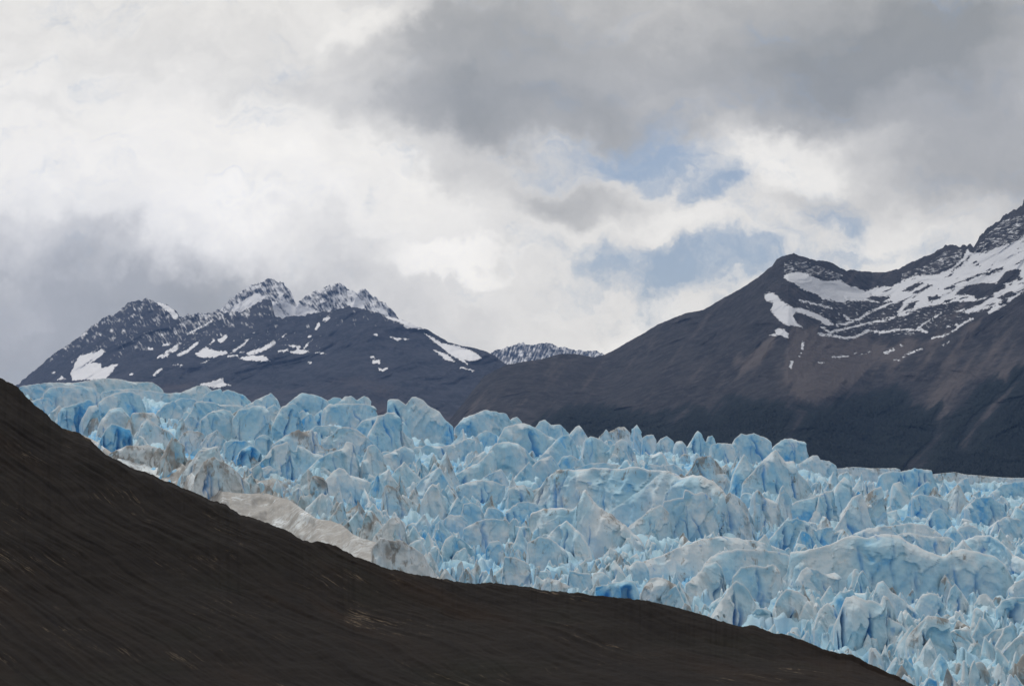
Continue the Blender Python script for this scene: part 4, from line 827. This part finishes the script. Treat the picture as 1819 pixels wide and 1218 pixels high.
T('G', '1412,932 1450,910 1520,905 1542,962', 1032, 'ice_block', 'blue faced block right of the tall dirt capped tower', .05, 0, .12)
T('G', '1596,952 1660,910 1720,895 1728,932', 985, 'ice_slab', 'slanted ramp of ice with a blue slot near the lower right edge', .15, .12, .03)
T('G', '1236,1102 1270,1010 1310,950 1340,1020 1343,1102', 1142, 'ice_spire', 'slender spire in front of the tall dirt capped tower', .15, .1)
T('G', '1506,1042 1530,990 1570,980 1610,1020 1622,1062', 1102, 'ice_block', 'rounded dirty block in the lower right corner of the ice', .45, .15)
T('G', '538,952 570,900 600,895 632,952', 968, 'ice_block', 'small white cone on the rock edge below the deepest chasm', .05, .2)
# ------------------------------------------------------------------ the countless smaller shards between them: one mass
def build_rubble():
    k = 4; nx, ny = 2200//k, 700//k                       # coarse map of which block shows where (u from -180, y from 640)
    depth = np.full((nx, ny), 1e9)
    gx = (np.arange(nx)+0.5)*k-180; gy = (np.arange(ny)+0.5)*k+640
    for c, fl, fr, Dm in TRACED:
        m = (gx > c[0, 0]) & (gx < c[-1, 0])
        yt = np.interp(gx, c[:, 0], c[:, 1]); yf = np.interp(gx, [c[0, 0], c[-1, 0]], [fl, fr])
        for i in np.nonzero(m)[0]:
            mm = (gy > yt[i]) & (gy < yf[i]-3); depth[i, mm] = np.minimum(depth[i, mm], Dm)
    Vs, Qs, A, nv = [], [], dict(weather_rimlight=[], dirt=[], crack=[]), 0
    r = np.random.default_rng(11); made = 0
    for trial in range(14000):
        if made >= 1350: break
        u = r.uniform(-170, 1990); 
        A_, C_ = surfAC(u); y = r.uniform(float(surf_y(u, 655))+2, 1245)
        if y > float(interp(u, EDGE))+40: continue
        D = float(C_/(y-A_))
        if u < 760 and y > np.interp(u, [100, 200, 330, 440, 560, 640, 760], [752, 800, 838, 870, 903, 950, 1027]): continue
        big = r.random()
        small = sstep(np.array(u), 700, 820)*sstep(np.array(1150-u), -50, 100)*sstep(np.array(y), 930, 1000)
        hp = (10+44*big**2.1)*(1-0.35*float(small)); wp = hp*r.uniform(0.5, 1.9)
        i0, i1 = int((u-wp/2+180)/k), int((u+wp/2+180)/k)+1; j0, j1 = int((y-hp-640)/k), int((y-640)/k)+1
        box = depth[max(i0, 0):i1, max(j0, 0):j1]
        if box.size == 0: 
            if not (-180 < u < 2000): continue
        else:
            hid = np.mean((box < 1e8) & (box > D+1)); beh = np.mean(box < D-1)
            if hid > 0.22 or beh > 0.92: continue
        if y-hp < float(surf_y(u, 650))-14: continue
        n = r.integers(5, 9); sx = np.sort(np.concatenate([[0, 1], r.random(n)]))
        pk = r.uniform(0.25, 0.75); env = np.clip(1-np.abs(sx-pk)/np.where(sx < pk, pk+0.05, 1.05-pk), 0, 1)**r.uniform(0.6, 1.4)
        hv = env*(0.55+0.6*r.random(len(sx))); hv[[0, -1]] *= 0.6
        hv /= hv.max()
        ang = r.normal(0, 0.55); Lw = wp*D/F; Hw = hp*D/F
        c0 = at(u, y, D); dx = (sx-0.5)*Lw
        zf0 = c0[2]-0.5
        P = np.stack([c0[0]+dx*math.cos(ang), c0[1]+dx*math.sin(ang)+0.3*Hw, zf0+0.5+hv*Hw], -1)
        sk = 2.6; zf0 -= sk
        ends = np.stack([P[0]-[0.06*Lw*math.cos(ang), 0.06*Lw*math.sin(ang), hv[0]*Hw+0.4+sk], P[-1]+[0.06*Lw*math.cos(ang), 0.06*Lw*math.sin(ang), -hv[-1]*Hw-0.4-sk]])
        P = np.vstack([ends[:1], P, ends[1:]])
        zf = np.full(len(P), zf0); zf[[0, -1]] = P[[0, -1], 2]-0.05
        edge = sstep(np.array(860.-u), 0, 500)*sstep(np.array(y-(0.45*u+600)), 0, 110)
        dirt = float(np.clip(r.normal(0.26, 0.25)+0.6*edge+0.15*float(small), 0, 1))
        V, at_ = fin_mesh(P, zf, 5000+trial, wf=r.uniform(.3, .6)*Hw/(Hw+1.0), wb=.35*Hw/(Hw+1.0), bexp=r.uniform(1.0, 1.35), rough=0.75, dirt=dirt, white=float(0.08+0.2*edge-0.05*r.random()), blue=float(max(0, r.normal(0.04, 0.09))), cracks=int(r.integers(0, 2)), step=max(2.3*D/F, .07), nmax=40)
        Vs.append(V.reshape(-1, 3)); Qs.append(grid_quads(*V.shape[:2], base=nv)); nv += Vs[-1].shape[0]
        for q in A: A[q].append(np.broadcast_to(at_[q], V.shape[:2]).ravel())
        if D: made += 1
    o = mesh_obj('ice_rubble', np.vstack(Vs), np.vstack(Qs), ICE, {q: np.concatenate(A[q]) for q in A})
    tag(o, 'countless small broken ice shards filling the gaps between the big blocks', 'ice rubble', kind='stuff')
    print('rubble', made, nv)
build_rubble()

# ------------------------------------------------------------------ the air
def build_haze():
    V = np.array([(x, y, z) for x in (-9000, 9000) for y in (-400, 12300) for z in (-420, 2600)], float)
    Q = [(0, 1, 3, 2), (4, 6, 7, 5), (0, 4, 5, 1), (2, 3, 7, 6), (0, 2, 6, 4), (1, 5, 7, 3)]
    m, t = material('air')
    v = t.n('ShaderNodeVolumePrincipled'); v.inputs['Color'].default_value = (0.30, 0.51, 1.0, 1); v.inputs['Density'].default_value = 3.3e-5
    v.inputs['Anisotropy'].default_value = 0.2
    o_ = t.n('ShaderNodeOutputMaterial'); t.t.links.new(v.outputs[0], o_.inputs[1])
    o = mesh_obj('haze', V, Q, m, smooth=False)
    tag(o, 'thin bluish air veiling the distant mountains', 'haze', kind='stuff')
build_haze()
